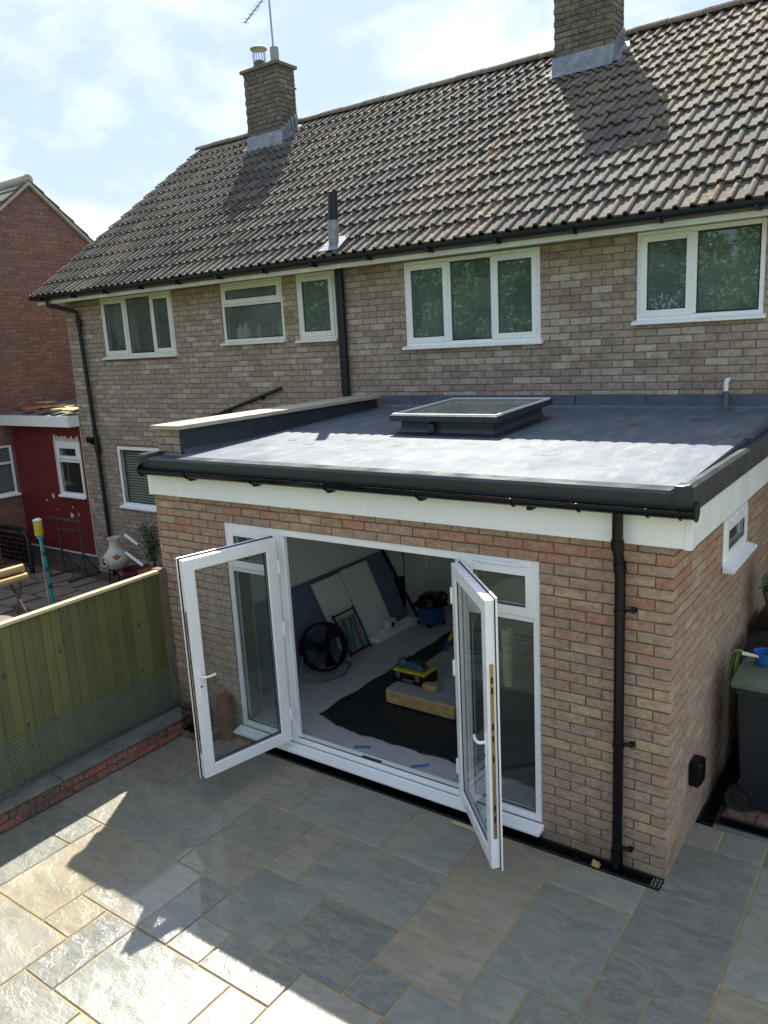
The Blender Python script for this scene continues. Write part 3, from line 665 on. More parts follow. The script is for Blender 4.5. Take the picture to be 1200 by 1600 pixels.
# chimneys
def chimney(x0, x1, y0, y1, ztop, zlead):
    c = MB(); zb = 6.9; c.box((x0 + .008, y0 + .008, zb), (x1 - .008, y1 - .008, ztop)); ch = c.build('chimney', 'mortar_dark', house)
    ro = brick_rows(x0, x1, zlead - .225, ztop); en = mats_front(ro, y0)
    ro2 = [(-b, -a_, z, h) for a_, b, z, h in brick_rows(-y1, -y0 - .032, zlead - .225, ztop, phase=1)]
    en += mats_side(ro2, x1)
    place_bricks(ch, en, 'brick_chimney', single=0, rest='chimney_bricks', jit=.004)
    lead = MB()
    lead.hexa([(x0 - .02, y0 - .10, 6.905), (x1 + .02, y0 - .10, 6.905), (x1 + .02, y0 - .004, 6.96), (x0 - .02, y0 - .004, 6.96), (x0 - .02, y0 - .03, 6.99), (x1 + .02, y0 - .03, 6.99), (x1 + .02, y0 - .006, zlead), (x0 - .02, y0 - .006, zlead)])
    lead.build('lead_apron', 'lead', ch)
    st = MB(); n = 5
    for k in range(n):       # stepped side flashing
        ya = y0 + (y1 - y0) * k / n; yb = y0 + (y1 - y0) * (k + 1) / n; zr = 4.615 + (ya - 2.86) * .708
        st.box((x1 + .005, ya - .005 * k, zr + .02), (x1 + .016, yb, zr + .30))
        st.hexa([(x1 + .012, ya, zr + .05), (x1 + .10, ya, zr + .05), (x1 + .10, yb, zr + .11), (x1 + .012, yb, zr + .11), (x1 + .012, ya, zr + .085), (x1 + .10, ya, zr + .066), (x1 + .10, yb, zr + .126), (x1 + .012, yb, zr + .145)])
    st.build('step_flashing', 'lead', ch)
    so_ = MB()
    for k in range(n):
        ya = y0 - .02 + (y1 - y0) * k / n; yb = y0 + (y1 - y0) * (k + 1) / n; zr = 4.615 + (ya - 2.86) * .708
        so_.hexa([(x0 - .15, ya, zr + .05), (x0 + .01, ya, zr + .05), (x0 + .01, yb, zr + .11), (x0 - .15, yb, zr + .11), (x0 - .15, ya, zr + .066), (x0 + .01, ya, zr + .085), (x0 + .01, yb, zr + .145), (x0 - .15, yb, zr + .126)])
    so_.build('side_flashing', 'coping_stone', ch)
    cp = MB(); cp.hexa([(x0 - .045, y0 - .045, ztop), (x1 + .045, y0 - .045, ztop), (x1 + .045, y1 + .045, ztop), (x0 - .045, y1 + .045, ztop), (x0 - .045, y0 - .045, ztop + .055), (x1 + .045, y0 - .045, ztop + .055), (x1 + .045, y1 + .045, ztop + .055), (x0 - .045, y1 + .045, ztop + .055)])
    cp.hexa([(x0, y0, ztop + .055), (x1, y0, ztop + .055), (x1, y1, ztop + .055), (x0, y1, ztop + .055), (x0 + .15, y0 + .14, ztop + .14), (x1 - .15, y0 + .14, ztop + .14), (x1 - .15, y1 - .14, ztop + .14), (x0 + .15, y1 - .14, ztop + .14)])
    cp.build('chimney_cap', 'ridge', ch, bev=.012)
    return ch
c1 = chimney(-9.2, -8.4, 6.22, 6.65, 8.26, 7.24)
cx_, cy_ = -8.98, 6.43
MB().lathe((cx_, cy_, 8.35), [(.115, 0), (.10, .10), (.075, .13), (.075, .02)], 16).build('chimney_pot', 'plinth', c1, smooth=True)
cw = MB()
for k in range(14):
    an = 2 * math.pi * k / 14; cw.tube([(cx_ + .11 * math.cos(an), cy_ + .11 * math.sin(an), 8.44), (cx_ + .11 * math.cos(an), cy_ + .11 * math.sin(an), 8.66)], .005, 5)
cw.build('cowl_cage', 'steel', c1)
MB().lathe((cx_, cy_, 8.66), [(0, .06), (.07, .045), (.15, .012), (.155, 0), (0, 0)], 20).build('cowl_cap', 'chiminea_glaze', c1, smooth=True)
MB().lathe((-8.62, 6.43, 8.34), [(.075, 0), (.075, .25), (.07, .27), (.05, .27), (.05, .1)], 16).build('flue_pot', 'concrete', c1, smooth=True)
chimney(-3.39, -2.59, 6.10, 6.52, 8.33, 7.17)
ae = thing('television_aerial', 'tall thin television aerial on a pole strapped to the far chimney', 'aerial', (-8.88, 6.70, 7.7))
MB().tube([(-8.86, 6.70, 7.75), (-8.90, 6.70, 9.9)], .017, 8).build('pole', 'steel', ae)
p0, p1 = Vector((-9.50, 6.70, 9.28)), Vector((-8.5, 6.70, 9.82))
MB().tube([p0, p1], .012, 6).build('boom', 'steel', ae)
for k in range(13):
    q = p0.lerp(p1, k / 12); MB().tube([q + Vector((0, -.09, -.02)), q + Vector((0, .09, .02))], .005, 5).build('element', 'steel', ae)
    if k % 2 == 0: MB().tube([q + Vector((.02, 0, -.055)), q + Vector((-.02, 0, .055))], .004, 5).build('element', 'steel', ae)
box('chimney_strap', (-9.215, 6.66, 7.95), (-8.385, 6.672, 7.98), 'steel', ae)
# soil vent, downpipes and wall pipes
vp = MB().tube([(-4.86, 2.99, 4.66), (-4.845, 2.99, 5.04)], .062, 14).build('vent_pipe', 'lead', house, smooth=True)
MB().tube([(-4.845, 2.99, 5.0), (-4.83, 2.99, 5.35)], .058, 14).build('vent_top', 'pipe_dark', vp, smooth=True)
MB().hexa([rp(-4.99, .03, .066), rp(-4.69, .03, .066), rp(-4.70, .34, .062), rp(-4.98, .34, .062), rp(-4.99, .03, .074), rp(-4.69, .03, .074), rp(-4.70, .34, .070), rp(-4.98, .34, .070)]).build('vent_flashing', 'lead', vp)
dp = MB().tube([(-4.985, D - .06, 4.53), (-4.985, D - .06, 2.95)], .055, 14).build('soil_pipe', 'pipe_dark', house, smooth=True)
MB().tube([(-10.74, 2.86, 4.56), (-10.72, 2.87, 4.46), (-10.58, 3.05, 4.40), (-10.48, D - .07, 4.34), (-10.46, D - .065, 4.2), (-10.39, D - .065, 2.2), (-10.36, D - .065, -.13)], .034, 12).build('downpipe', 'pipe_dark', house, smooth=True)
MB().tube([(-10.46, D - .065, 4.22), (-10.455, D - .065, 4.10)], .045, 12).build('pipe_collar', 'pipe_dark', house, smooth=True)
MB().tube([(-10.395, D - .065, 2.3), (-10.385, D - .065, 2.0)], .045, 12).build('pipe_collar', 'pipe_dark', house, smooth=True)
MB().tube([(-6.12, D - .04, 3.06), (-7.6, D - .04, 2.64)], .024, 10).build('waste_pipe', 'pipe_dark', house, smooth=True)
for t_ in (.25, .7): MB().tube([(-6.12 - 1.48 * t_, D - .0, 3.06 - .42 * t_), (-6.12 - 1.48 * t_, D - .05, 3.03 - .42 * t_)], .032, 8).build('pipe_clip', 'pipe_dark', house)
op = MB().tube([(-.432, D + .01, 3.085), (-.432, D - .07, 3.085), (-.432, D - .095, 3.06), (-.432, D - .095, 2.98)], .022, 10).build('overflow_pipe', 'board_white', house, smooth=True)
MB().tube([(-.432, D - .095, 2.985), (-.430, D - .095, 2.80)], .026, 10).build('overflow_sleeve', 'lead_dark', op, smooth=True)
fl = thing('floodlight', 'small floodlight fixed to the house wall beside the corner downpipe', 'light', (-10.53, D, 2.2))
MB().hexa([(-10.60, D - .12, 2.20), (-10.46, D - .12, 2.17), (-10.46, D - .06, 2.15), (-10.60, D - .06, 2.18), (-10.60, D - .13, 2.28), (-10.46, D - .13, 2.26), (-10.46, D - .05, 2.27), (-10.60, D - .05, 2.29)]).build('lamp_head', 'black_metal', fl, bev=.008)
MB().tube([(-10.52, D - .06, 2.2), (-10.5, D - .0, 2.12)], .012, 6).build('bracket', 'black_metal', fl)

# ------------------------------------------------------------------ extension
XL = -4.87
ext = thing('flat_roof_extension', 'single-storey brown brick extension with grey flat roof and open white doors', 'extension', (-2.4, 1.6, 0))
FE = front(0.0); SE = side(0.0)
fr = (-3.96, -.888, .06, 2.096); sw = (1.30, 2.10, 1.82, 2.18)
core(FE, XL + .008, -.008, -.1, 2.34, [fr], -.28, -.008).build('front_wall', 'mortar', ext)
core(SE, .285, D - .001, -.1, 2.34, [sw], -.28, -.008).build('side_wall', 'mortar', ext)
lw = MB().box((XL + .008, .285, -.1), (-4.46, D - .001, 2.34)); lw.build('party_wall', 'mortar', ext)
def corner(ents, at, axis, drop, deep):
    """quoins: drop header slips at the corner, give the return bricks their full depth"""
    out = []
    for mt, L, H, Dp in ents:
        c = mt.translation; e = abs((c.x if axis == 'x' else c.y) - at) - L / 2
        if e < .004:
            if L < .13: continue
            Dp = .1025
        out.append((mt, L, H, Dp))
    return out
rf_ = mats_front(brick_rows(XL, 0, 0.0, 2.34, [fr]), 0)
rs_ = mats_side([(-b, -a_, z, h) for a_, b, z, h in brick_rows(-D + .005, 0, 0, 2.34, [(-sw[1], -sw[0], sw[2], sw[3])], phase=1)], 0)
place_bricks(ext, corner(rf_, 0, 'x', 1, 1) + corner(rs_, 0, 'y', 1, 1), 'brick_ext')
# parapet on the boundary side
pw = MB().box((XL + .008, .118, 2.3), (-4.565, D - .002, 2.90)); par = pw.build('parapet', 'mortar', ext)
place_bricks(par, mats_front(brick_rows(XL, -4.56, 2.615, 2.90), .11), 'brick_house', single=30, rest='parapet_bricks')
for k in range(5):
    ya, yb = .06 + k * .643, .06 + (k + 1) * .643 - .006
    za = lambda y: 2.905 + .012 * y / 3.2
    MB().hexa([(XL - .03, ya, za(ya)), (-4.50, ya, za(ya)), (-4.50, min(yb, D - .003), za(yb)), (XL - .03, min(yb, D - .003), za(yb)), (XL - .03, ya, za(ya) + .04), (-4.50, ya, za(ya) + .04), (-4.50, min(yb, D - .003), za(yb) + .04), (XL - .03, min(yb, D - .003), za(yb) + .04)]).build('coping_stone', 'coping_stone', par, bev=.005)
# roof deck (falls to the front)
def rz(y): return 2.662 + .043 * (y + .1)
HX0, HX1, HY0, HY1 = -2.98, -2.03, 1.54, 2.54
deck = MB()
for xa, xb, ya, yb in ((XL + .02, HX0, .012, D - .004), (HX1, .03, .012, D - .004), (HX0, HX1, .012, HY0), (HX0, HX1, HY1, D - .004)):
    deck.hexa([(xa, ya, 2.37), (xb, ya, 2.37), (xb, yb, 2.37), (xa, yb, 2.37), (xa, ya, rz(ya)), (xb, ya, rz(ya)), (xb, yb, rz(yb)), (xa, yb, rz(yb))])
dk = deck.build('roof_deck', 'grp', ext)
ce = MB()
for xa, xb, ya, yb in ((-4.455, HX0, .285, 3.9), (HX1, -.285, .285, 3.9), (HX0, HX1, .285, HY0), (HX0, HX1, HY1, 3.9)): ce.box((xa, ya, 2.345), (xb, yb, 2.366))
ce.build('ceiling', 'ceiling', ext)
# roof trims
MB().add([(XL - .0, -.085, 2.56), (.0, -.085, 2.56), (.0, -.12, 2.56), (XL, -.12, 2.56)] + [(XL, -.12, 2.648), (0, -.12, 2.648), (0, -.105, 2.668), (XL, -.105, 2.668), (0, .03, 2.670), (XL, .03, 2.670), (0, .008, 2.66), (XL, .008, 2.66)],
         [(3, 2, 5, 4), (4, 5, 6, 7), (7, 6, 8, 9), (3, 0, 1, 2), (0, 11, 10, 1), (11, 9, 8, 10)]).build('drip_trim', 'grp_trim', dk)
MB().prism([(.0, 2.55), (.143, 2.55), (.143, 2.70), (.11, 2.712), (.06, 2.70), (.0, 2.655)], 'y', -.122, D - .004).build('kerb_trim', 'grp_trim', dk, bev=.006)
MB().box((.02, -.126, 2.553), (.146, .0, 2.704)).build('corner_trim', 'grp_trim', dk, bev=.012)
MB().box((XL - .03, -.126, 2.553), (XL + .10, .10, 2.70)).build('corner_trim', 'grp_trim', dk, bev=.02)
MB().prism([(-4.568, 2.64), (-4.50, 2.66), (-4.535, 2.72), (-4.555, 2.90), (-4.568, 2.90)], 'y', .12, D - .01).build('parapet_upstand', 'grp_trim', dk)
MB().prism([(D - .004, 2.79), (D - .10, 2.80), (D - .04, 2.825), (D - .02, 2.86), (D - .004, 2.86)], 'x', -4.5, .14).build('wall_upstand', 'grp', dk)
for k, (xa, xb) in enumerate(((-4.46, -3.2), (-3.19, -1.95), (-1.94, -1.2), (-1.19, .14))):
    MB().box((xa, D - .03 - .002 * (k % 2), 2.835), (xb, D - .006, 2.955 - .004 * (k % 2))).build('lead_flashing', 'lead_dark', dk)
rr = random.Random(6)
for x, y, r in ((-2.05, 1.15, .06), (-1.5, 1.1, .045), (-1.2, .85, .09), (-2.65, .95, .04), (.0, 1.8, .08), (-3.6, .85, .05), (-3.3, 1.1, .05), (-3.95, 1.0, .045), (-1.0, 2.3, .07), (-.5, 2.6, .08)):
    p = [(x + r * rr.uniform(.8, 1.1) * 1.3 * math.cos(k * .5236), y + r * rr.uniform(.8, 1.1) * .9 * math.sin(k * .5236)) for k in range(12)]
    MB().add([(a_, b_, rz(b_) + .0015) for a_, b_ in p], [tuple(range(12))]).build('water_mark', 'water_mark', dk)
# skylight
slope = .043
def sk(x, y, z): return (x, y, rz(y) + z)
up_ = MB(); X0, X1, Y0, Y1 = -3.0, -2.01, 1.52, 2.56
o_ = [(X0 - .07, Y0 - .07), (X1 + .07, Y0 - .07), (X1 + .07, Y1 + .07), (X0 - .07, Y1 + .07)]
lv = [(0.10, .002), (.02, .02), (.0, .06), (.0, .15)]; vs = []
for e_, z_ in lv:
    for x, y in ((X0 - e_, Y0 - e_), (X1 + e_, Y0 - e_), (X1 + e_, Y1 + e_), (X0 - e_, Y1 + e_)): vs.append(sk(x, y, z_))
for x, y in ((HX0, HY0), (HX1, HY0), (HX1, HY1), (HX0, HY1)): vs.append(sk(x, y, .15))
for x, y in ((HX0, HY0), (HX1, HY0), (HX1, HY1), (HX0, HY1)): vs.append((x, y, 2.34))
fs = []
for q in range(4):
    for k in range(4): fs.append((q * 4 + k, q * 4 + (k + 1) % 4, q * 4 + 4 + (k + 1) % 4, q * 4 + 4 + k))
skl = up_.add(vs, fs).build('skylight', 'grp_trim', ext)
ln = MB().add(vs[16:], [(k, (k + 1) % 4, 4 + (k + 1) % 4, 4 + k) for k in range(4)]); ln.build('shaft_lining', 'plaster', skl)
ff = MB(); x0, x1, y0, y1 = -3.08, -1.93, 1.44, 2.64; w_ = .09
for a_, b_ in (((x0, y0), (x1, y0 + w_)), ((x0, y1 - w_), (x1, y1)), ((x0, y0 + w_), (x0 + w_, y1 - w_)), ((x1 - w_, y0 + w_), (x1, y1 - w_))):
    ff.hexa([sk(a_[0], a_[1], .13), sk(b_[0], a_[1], .13), sk(b_[0], b_[1], .13), sk(a_[0], b_[1], .13), sk(a_[0], a_[1], .185), sk(b_[0], a_[1], .185), sk(b_[0], b_[1], .185), sk(a_[0], b_[1], .185)])
ff.build('skylight_frame', 'grp_trim', skl, bev=.004)
MB().hexa([sk(x0 + .03, y0 + .03, .186), sk(x1 - .03, y0 + .03, .186), sk(x1 - .03, y1 - .03, .186), sk(x0 + .03, y1 - .03, .186), sk(x0 + .03, y0 + .03, .193), sk(x1 - .03, y0 + .03, .193), sk(x1 - .03, y1 - .03, .193), sk(x0 + .03, y1 - .03, .193)]).build('skylight_pane', 'glass_pale_reflect', skl)
fe_ = MB()
for a_, b_ in (((x0 + .018, y0 + .018), (x1 - .018, y0 + .034)), ((x0 + .018, y1 - .034), (x1 - .018, y1 - .018)), ((x0 + .018, y0 + .034), (x0 + .034, y1 - .034)), ((x1 - .034, y0 + .034), (x1 - .018, y1 - .034))):
    fe_.hexa([sk(a_[0], a_[1], .1855), sk(b_[0], a_[1], .1855), sk(b_[0], b_[1], .1855), sk(a_[0], b_[1], .1855), sk(a_[0], a_[1], .199), sk(b_[0], a_[1], .199), sk(b_[0], b_[1], .199), sk(a_[0], b_[1], .199)])
fe_.build('glint_bead', 'board_white', skl)  # edge strip coloured white to paint the bright reflection along the trim
fi = MB(); w2_ = .03
for a_, b_ in (((x0 + .11, y0 + .11), (x1 - .11, y0 + .14)), ((x0 + .11, y1 - .14), (x1 - .11, y1 - .11)), ((x0 + .11, y0 + .14), (x0 + .14, y1 - .14)), ((x1 - .14, y0 + .14), (x1 - .11, y1 - .14))):
    fi.hexa([sk(a_[0], a_[1], .14), sk(b_[0], a_[1], .14), sk(b_[0], b_[1], .14), sk(a_[0], b_[1], .14), sk(a_[0], a_[1], .18), sk(b_[0], a_[1], .18), sk(b_[0], b_[1], .18), sk(a_[0], b_[1], .18)])
fi.build('inner_frame', 'upvc', skl)
MB().hexa([sk(-2.66, 1.455, .02), sk(-2.60, 1.455, .02), sk(-2.60, 1.52, .02), sk(-2.66, 1.52, .02), sk(-2.66, 1.455, .10), sk(-2.60, 1.455, .10), sk(-2.60, 1.52, .12), sk(-2.66, 1.52, .12)]).build('opener_box', 'grp_trim', skl, bev=.006)
# fascias
MB().box((XL + .02, -.05, 2.305), (.09, -.004, 2.56)).build('front_fascia', 'fascia_white', ext)
MB().box((.012, .012, 2.305), (.113, D - .004, 2.552)).build('side_fascia', 'fascia_white', ext)
box('corner_cover', (.075, -.055, 2.30), (.117, .03, 2.552), 'fascia_white', ext, bev=.003)
box('corner_cover', (XL - .005, -.055, 2.30), (XL + .05, -.0, 2.552), 'fascia_white', ext, bev=.003)
for k in range(6): MB().tube([(.113, .28 + k * .42, 2.46), (.1165, .28 + k * .42, 2.46)], .008, 8).build('fascia_pin', 'fascia_white', ext)
# gutter and downpipe
gt = halfgutter(-4.84, .155, -.128, 2.565, .058).build('gutter', 'black_plastic', ext, smooth=True)
for xx in (-4.845, .152): MB().tube([(xx, -.128, 2.555), (xx + .008, -.128, 2.555)], .06, 16).build('gutter_end', 'black_plastic', gt, smooth=True)
for xx in (-4.2, -3.4, -2.6, -1.75, -1.0, -.55, -.12, .07): MB().tube([(xx, -.128 + .062 * math.cos(a_), 2.565 + .064 * math.sin(a_)) for a_ in [math.pi + math.pi * q / 8 for q in range(9)]], .006, 6).build('gutter_bracket', 'black_plastic', gt); 
for xx in (-4.2, -3.4, -2.6, -1.75, -.9): box('bracket_foot', (xx - .02, -.12, 2.478), (xx + .02, -.05, 2.502), 'black_plastic', gt, bev=.004)
PX = -.306
pipe = MB().tube([(PX, -.128, 2.515), (PX, -.128, 2.32), (PX, -.115, 2.26), (PX, -.075, 2.16), (PX, -.07, 2.10), (PX, -.07, .02)], .034, 16).build('downpipe', 'black_plastic', ext, smooth=True)
MB().tube([(PX, -.128, 2.34), (PX, -.125, 2.28)], .041, 16).build('pipe_collar', 'black_plastic', pipe, smooth=True)
MB().tube([(PX, -.085, 2.19), (PX, -.071, 2.12)], .041, 16).build('pipe_collar', 'black_plastic', pipe, smooth=True)
MB().tube([(PX, -.07, .14), (PX, -.07, .02)], .04, 16).build('pipe_shoe', 'black_plastic', pipe, smooth=True)
for zc in (1.86, .93, .15):
    cl = MB().tube([(PX, -.07, zc - .012), (PX, -.07, zc + .012)], .039, 14); cl.tube([(PX, -.05, zc), (PX + .07, -.012, zc)], .012, 8); cl.tube([(PX + .07, -.02, zc), (PX + .07, .003, zc)], .02, 10)
    cl.build('pipe_clip', 'black_plastic', pipe, smooth=True)
# small side window and outdoor socket
window(ext, SE, *sw, [(sw[0] + .05, sw[1] - .05, sw[2] + .05, sw[3] - .05, 1)], 'upvc', 'glass', sillout=.09, rec=-.006)
sk_ = thing('outdoor_socket', 'black weatherproof socket box on the brick side wall', 'socket', (.0, .57, .52))
mb = MB().box((.003, .50, .43), (.075, .645, .615)); mb.build('socket_box', 'black_plastic', sk_, bev=.012)
MB().box((.06, .508, .445), (.088, .637, .612)).build('socket_cover', 'black_plastic', sk_, bev=.02)
MB().tube([(.04, .60, .435), (.04, .60, .395)], .016, 10).build('cable_gland', 'black_plastic', sk_); MB().tube([(.04, .55, .435), (.04, .55, .41)], .012, 10).build('cable_gland', 'black_plastic', sk_)
# door set -------------------------------------------------------------
FD = lambda u, n, z: (u, -n, z)
window(ext, FD, -3.96, -3.305, .105, 2.096, [(-3.90, -3.365, .17, 1.645, 0), (-3.90, -3.365, 1.70, 2.03, 1)], 'upvc', 'glass', sill=False, fw=.055, rec=.015, name='side_light')
window(ext, FD, -1.515, -.888, .105, 2.096, [(-1.455, -.945, .17, 1.645, 0), (-1.455, -.945, 1.70, 2.03, 1)], 'upvc', 'glass', sill=False, fw=.055, rec=.015, name='side_light')
dfm = MB(FD); dfm.box((-3.304, -.085, 2.035), (-1.516, -.015, 2.096)); dfm.box((-3.304, -.087, .105), (-1.516, -.012, .165)); dfm.box((-3.304, -.07, .165), (-3.255, -.03, 2.035)); dfm.box((-1.565, -.07, .165), (-1.516, -.03, 2.035))
df = dfm.build('door_frame', 'upvc', ext, bev=.004)
MB().add([(-3.98, .0, .065), (-.868, .0, .065), (-.868, .0, .112), (-3.98, .0, .112), (-3.98, -.10, .065), (-.868, -.10, .065), (-.868, -.10, .09), (-3.98, -.10, .09)],
         [(0, 1, 2, 3), (4, 7, 6, 5), (0, 4, 5, 1), (1, 5, 6, 2), (2, 6, 7, 3), (3, 7, 4, 0)]).build('door_sill', 'upvc', df, bev=.004)
MB(FD).box((-3.25, -.018, .1655), (-1.57, -.012, .172)).build('threshold_seal', 'gasket', df)
box('lock_keep', (-2.55, .022, .1655), (-2.35, .05, .171), 'steel', df, bev=.002)
MB(FD).box((-1.38, -.012, 2.045), (-1.02, .012, 2.068)).build('trickle_vent', 'upvc', df, bev=.004)
def leaf(hinge, ang, L, zb, zt, edge):
    d = Vector((math.cos(ang), math.sin(ang), 0)); n = Vector((math.sin(ang), -math.cos(ang), 0))
    if edge > 0: n = -n
    T = lambda a_, q, z: tuple(Vector((hinge[0], hinge[1], 0)) + d * a_ + n * q + Vector((0, 0, z)))
    sw_ = .095
    def ringf(m_, o, i_, q0, q1):
        m_.box((-o, q0, zb - o), (i_, q1, zt + o)); m_.box((L - i_, q0, zb - o), (L + o, q1, zt + o)); m_.box((i_, q0, zt - i_), (L - i_, q1, zt + o)); m_.box((i_, q0, zb - o), (L - i_, q1, zb + i_)); return m_
    lf = ringf(MB(T), .0, sw_, -.030, .030).build('door', 'upvc', ext, bev=.004)
    ringf(MB(T), .016, sw_ - .012, -.046, -.033).build('door_flange', 'upvc', lf, bev=.003)
    ringf(MB(T), .010, .06, -.0332, -.0298).build('gasket', 'gasket', lf)
    ringf(MB(T), -(sw_ - .004), sw_ + .010, .008, .016).build('gasket', 'gasket', lf)
    ringf(MB(T), -(sw_ - .004), sw_ + .012, -.022, -.016).build('gasket', 'gasket', lf)
    ringf(MB(T), -(sw_ - .03), sw_ + .006, .012, .026).build('glazing_bead', 'upvc', lf, bev=.005)
    MB(T).box((sw_ - .01, -.008, zb + sw_ - .01), (L - sw_ + .01, .004, zt - sw_ + .01)).build('pane', 'glass', lf)
    for z in (zb + .25, (zb + zt) / 2 + .12, zt - .25): MB(T).tube([(-.012, .03, z - .06), (-.012, .03, z + .06)], .012, 10).build('hinge', 'upvc', lf, smooth=True)
    zh = 1.06
    MB(T).box((L - .062, .0302, zh - .17), (L - .030, .040, zh + .06)).build('handle_plate', 'upvc', lf, bev=.005)
    MB(T).tube([(L - .046, .035, zh), (L - .046, .075, zh), (L - .06, .085, zh - .002), (L - .11, .088, zh - .006), (L - .155, .082, zh - .004)], .0105, 10).build('handle', 'upvc', lf, smooth=True)
    MB(T).tube([(L - .046, .040, zh - .09), (L - .046, .0425, zh - .09)], .009, 10).build('keyhole', 'gasket', lf)
    MB(T).box((L + .0002, -.014, zb + .22), (L + .003, .010, zt - .42)).build('lock_strip', 'brass', lf)
    for z in (zb + .34, zb + .42, zh - .12, zh + .02, zh + .10, zt - .62, zt - .55): MB(T).box((L + .003, -.008, z), (L + .0045, .004, z + .045)).build('latch_slot', 'gasket', lf)
leaf((-3.300, -.045), math.atan2(-.90, -.195), .875, .165, 2.03, 1)
leaf((-1.520, -.045), math.atan2(-.64, .62), .88, .165, 2.03, -1)
# ------------------------------------------------------------------ room
FZ = .12
fl_ = MB().box((-4.455, .02, -.05), (-.285, 3.9, FZ - .006)); flo = fl_.build('floor', 'mortar_dark', ext)
for i in range(14):
    for j in range(7):
        x0 = -4.45 + i * .302; y0 = .285 - .2 + j * .602 - (.3 if i % 2 else 0)
        ya, yb = max(y0, .09), min(y0 + .6, 3.89)
        if yb - ya > .05 and x0 + .3 < -.28: box('floor_tile', (x0, ya, FZ - .005), (x0 + .2995, yb - .0025, FZ + rr.uniform(-.0006, .0006)), 'floor_tile', flo)
box('plaster_wall', (-4.475, .281, FZ), (-4.45, 3.9, 2.344), 'plaster', ext)
core(lambda u, n, z: (-.282 - n, u, z), .2935, 3.9, FZ, 2.344, [(1.33, 2.07, 1.85, 2.15)], 0, .013).build('plaster_wall', 'plaster', ext)
box('plaster_wall', (-4.45, 3.88, FZ), (-.295, 3.93, 2.344), 'plaster_back', ext)
MB(FE).box((-4.449, -.292, FZ), (-3.965, -.2815, 2.343)).build('plaster_wall', 'plaster', ext); MB(FE).box((-.883, -.292, FZ), (-.296, -.2815, 2.343)).build('plaster_wall', 'plaster', ext)
# leaning sheets on the boundary wall
def lean(name, ya, yb, z0, h, xb, xt, th, mat, label, cat, tilt=0, group=None, parts=None):
    mb = MB(); mb.hexa([(xb, ya, z0), (xb + th, ya, z0), (xb + th, yb, z0), (xb, yb, z0), (xt, ya - tilt, z0 + h), (xt + th, ya - tilt, z0 + h), (xt + th, yb - tilt, z0 + h), (xt, yb - tilt, z0 + h)])
    return tag(mb.build(name, mat, bev=.002), label, cat, group)
lean('long_board', .55, 3.2, FZ, .90, -4.22, -4.44, .018, 'board_dark', 'long dark grey board leaning along the inside wall of the room', 'board', .12)
pn = thing('panel_door', 'white panelled cupboard door leaning on the dark board behind the folding chair', 'door', (-4.2, 1.9, FZ))
def leanpt(y, t_, o): return (-4.19 - .17 * t_ + o, y - .26 * t_, FZ + .88 * t_)
def leanbox(mb, ya, yb, t0, t1, o0, o1): return mb.hexa([leanpt(ya, t0, o0), leanpt(ya, t0, o1), leanpt(yb, t0, o1), leanpt(yb, t0, o0), leanpt(ya, t1, o0), leanpt(ya, t1, o1), leanpt(yb, t1, o1), leanpt(yb, t1, o0)])
leanbox(MB(), 1.82, 2.32, 0, 1, 0, .016).build('door_panel', 'board_white', pn, bev=.002)
for q in ((1.90, 2.24, .52, .86), (1.90, 2.24, .1, .46)):
    mm = MB(); leanbox(mm, q[0], q[0] + .02, q[2], q[3], .016, .022); leanbox(mm, q[1] - .02, q[1], q[2], q[3], .016, .022); leanbox(mm, q[0] + .02, q[1] - .02, q[3] - .025, q[3], .016, .022); leanbox(mm, q[0] + .02, q[1] - .02, q[2], q[2] + .025, .016, .022)
    mm.build('moulding', 'board_white', pn)
tag(leanbox(MB(), 2.34, 2.86, 0, 1.02, 0, .014).build('white_sheet', 'board_white', bev=.002), 'plain white sheet leaning beside the panelled cupboard door', 'board')
tag(MB().hexa([(-4.44, 3.22, .62), (-4.425, 3.22, .62), (-4.425, 3.5, .56), (-4.44, 3.5, .56), (-4.44, 3.16, 1.35), (-4.425, 3.16, 1.35), (-4.425, 3.45, 1.35), (-4.44, 3.45, 1.35)]).build('plaster_patch', 'board_white'), 'pale offcut of board against the wall behind the black pole', 'board')
pl = tag(MB().tube([(-4.05, 3.22, FZ + .02), (-4.42, 2.86, 1.30)], .022, 8).build('black_pole', 'black_metal', smooth=True), 'long black pole leaning against the wall beside the vacuum cleaner', 'pole')
# folding chair
fc = thing('folding_chair', 'folded deckchair with teal striped fabric leaning on the cupboard door', 'chair', (-4.08, 1.85, FZ))
def cpt(y, t_, o=0): return (-3.99 - .14 * t_ + o, y - .12 * t_, FZ + .02 + .50 * t_)
for y in (1.76, 2.12): MB().tube([cpt(y, 0), cpt(y, 1.02)], .011, 8).build('frame_tube', 'black_metal', fc)
for t_ in (.06, .98): MB().tube([cpt(1.76, t_), cpt(2.12, t_)], .010, 8).build('cross_bar', 'black_metal', fc)
mm = MB(); vs = [cpt(1.785 + .31 * (k % 9) / 8, (.1 if k < 9 else .86), .012 + .012 * math.sin((k % 9) * 1.7)) for k in range(18)]
mm.add(vs, [(k, k + 1, 10 + k, 9 + k) for k in range(8)]); fb = mm.build('seat_fabric', 'fabric_stripe', fc); fb.modifiers.new('s', 'SOLIDIFY').thickness = .01
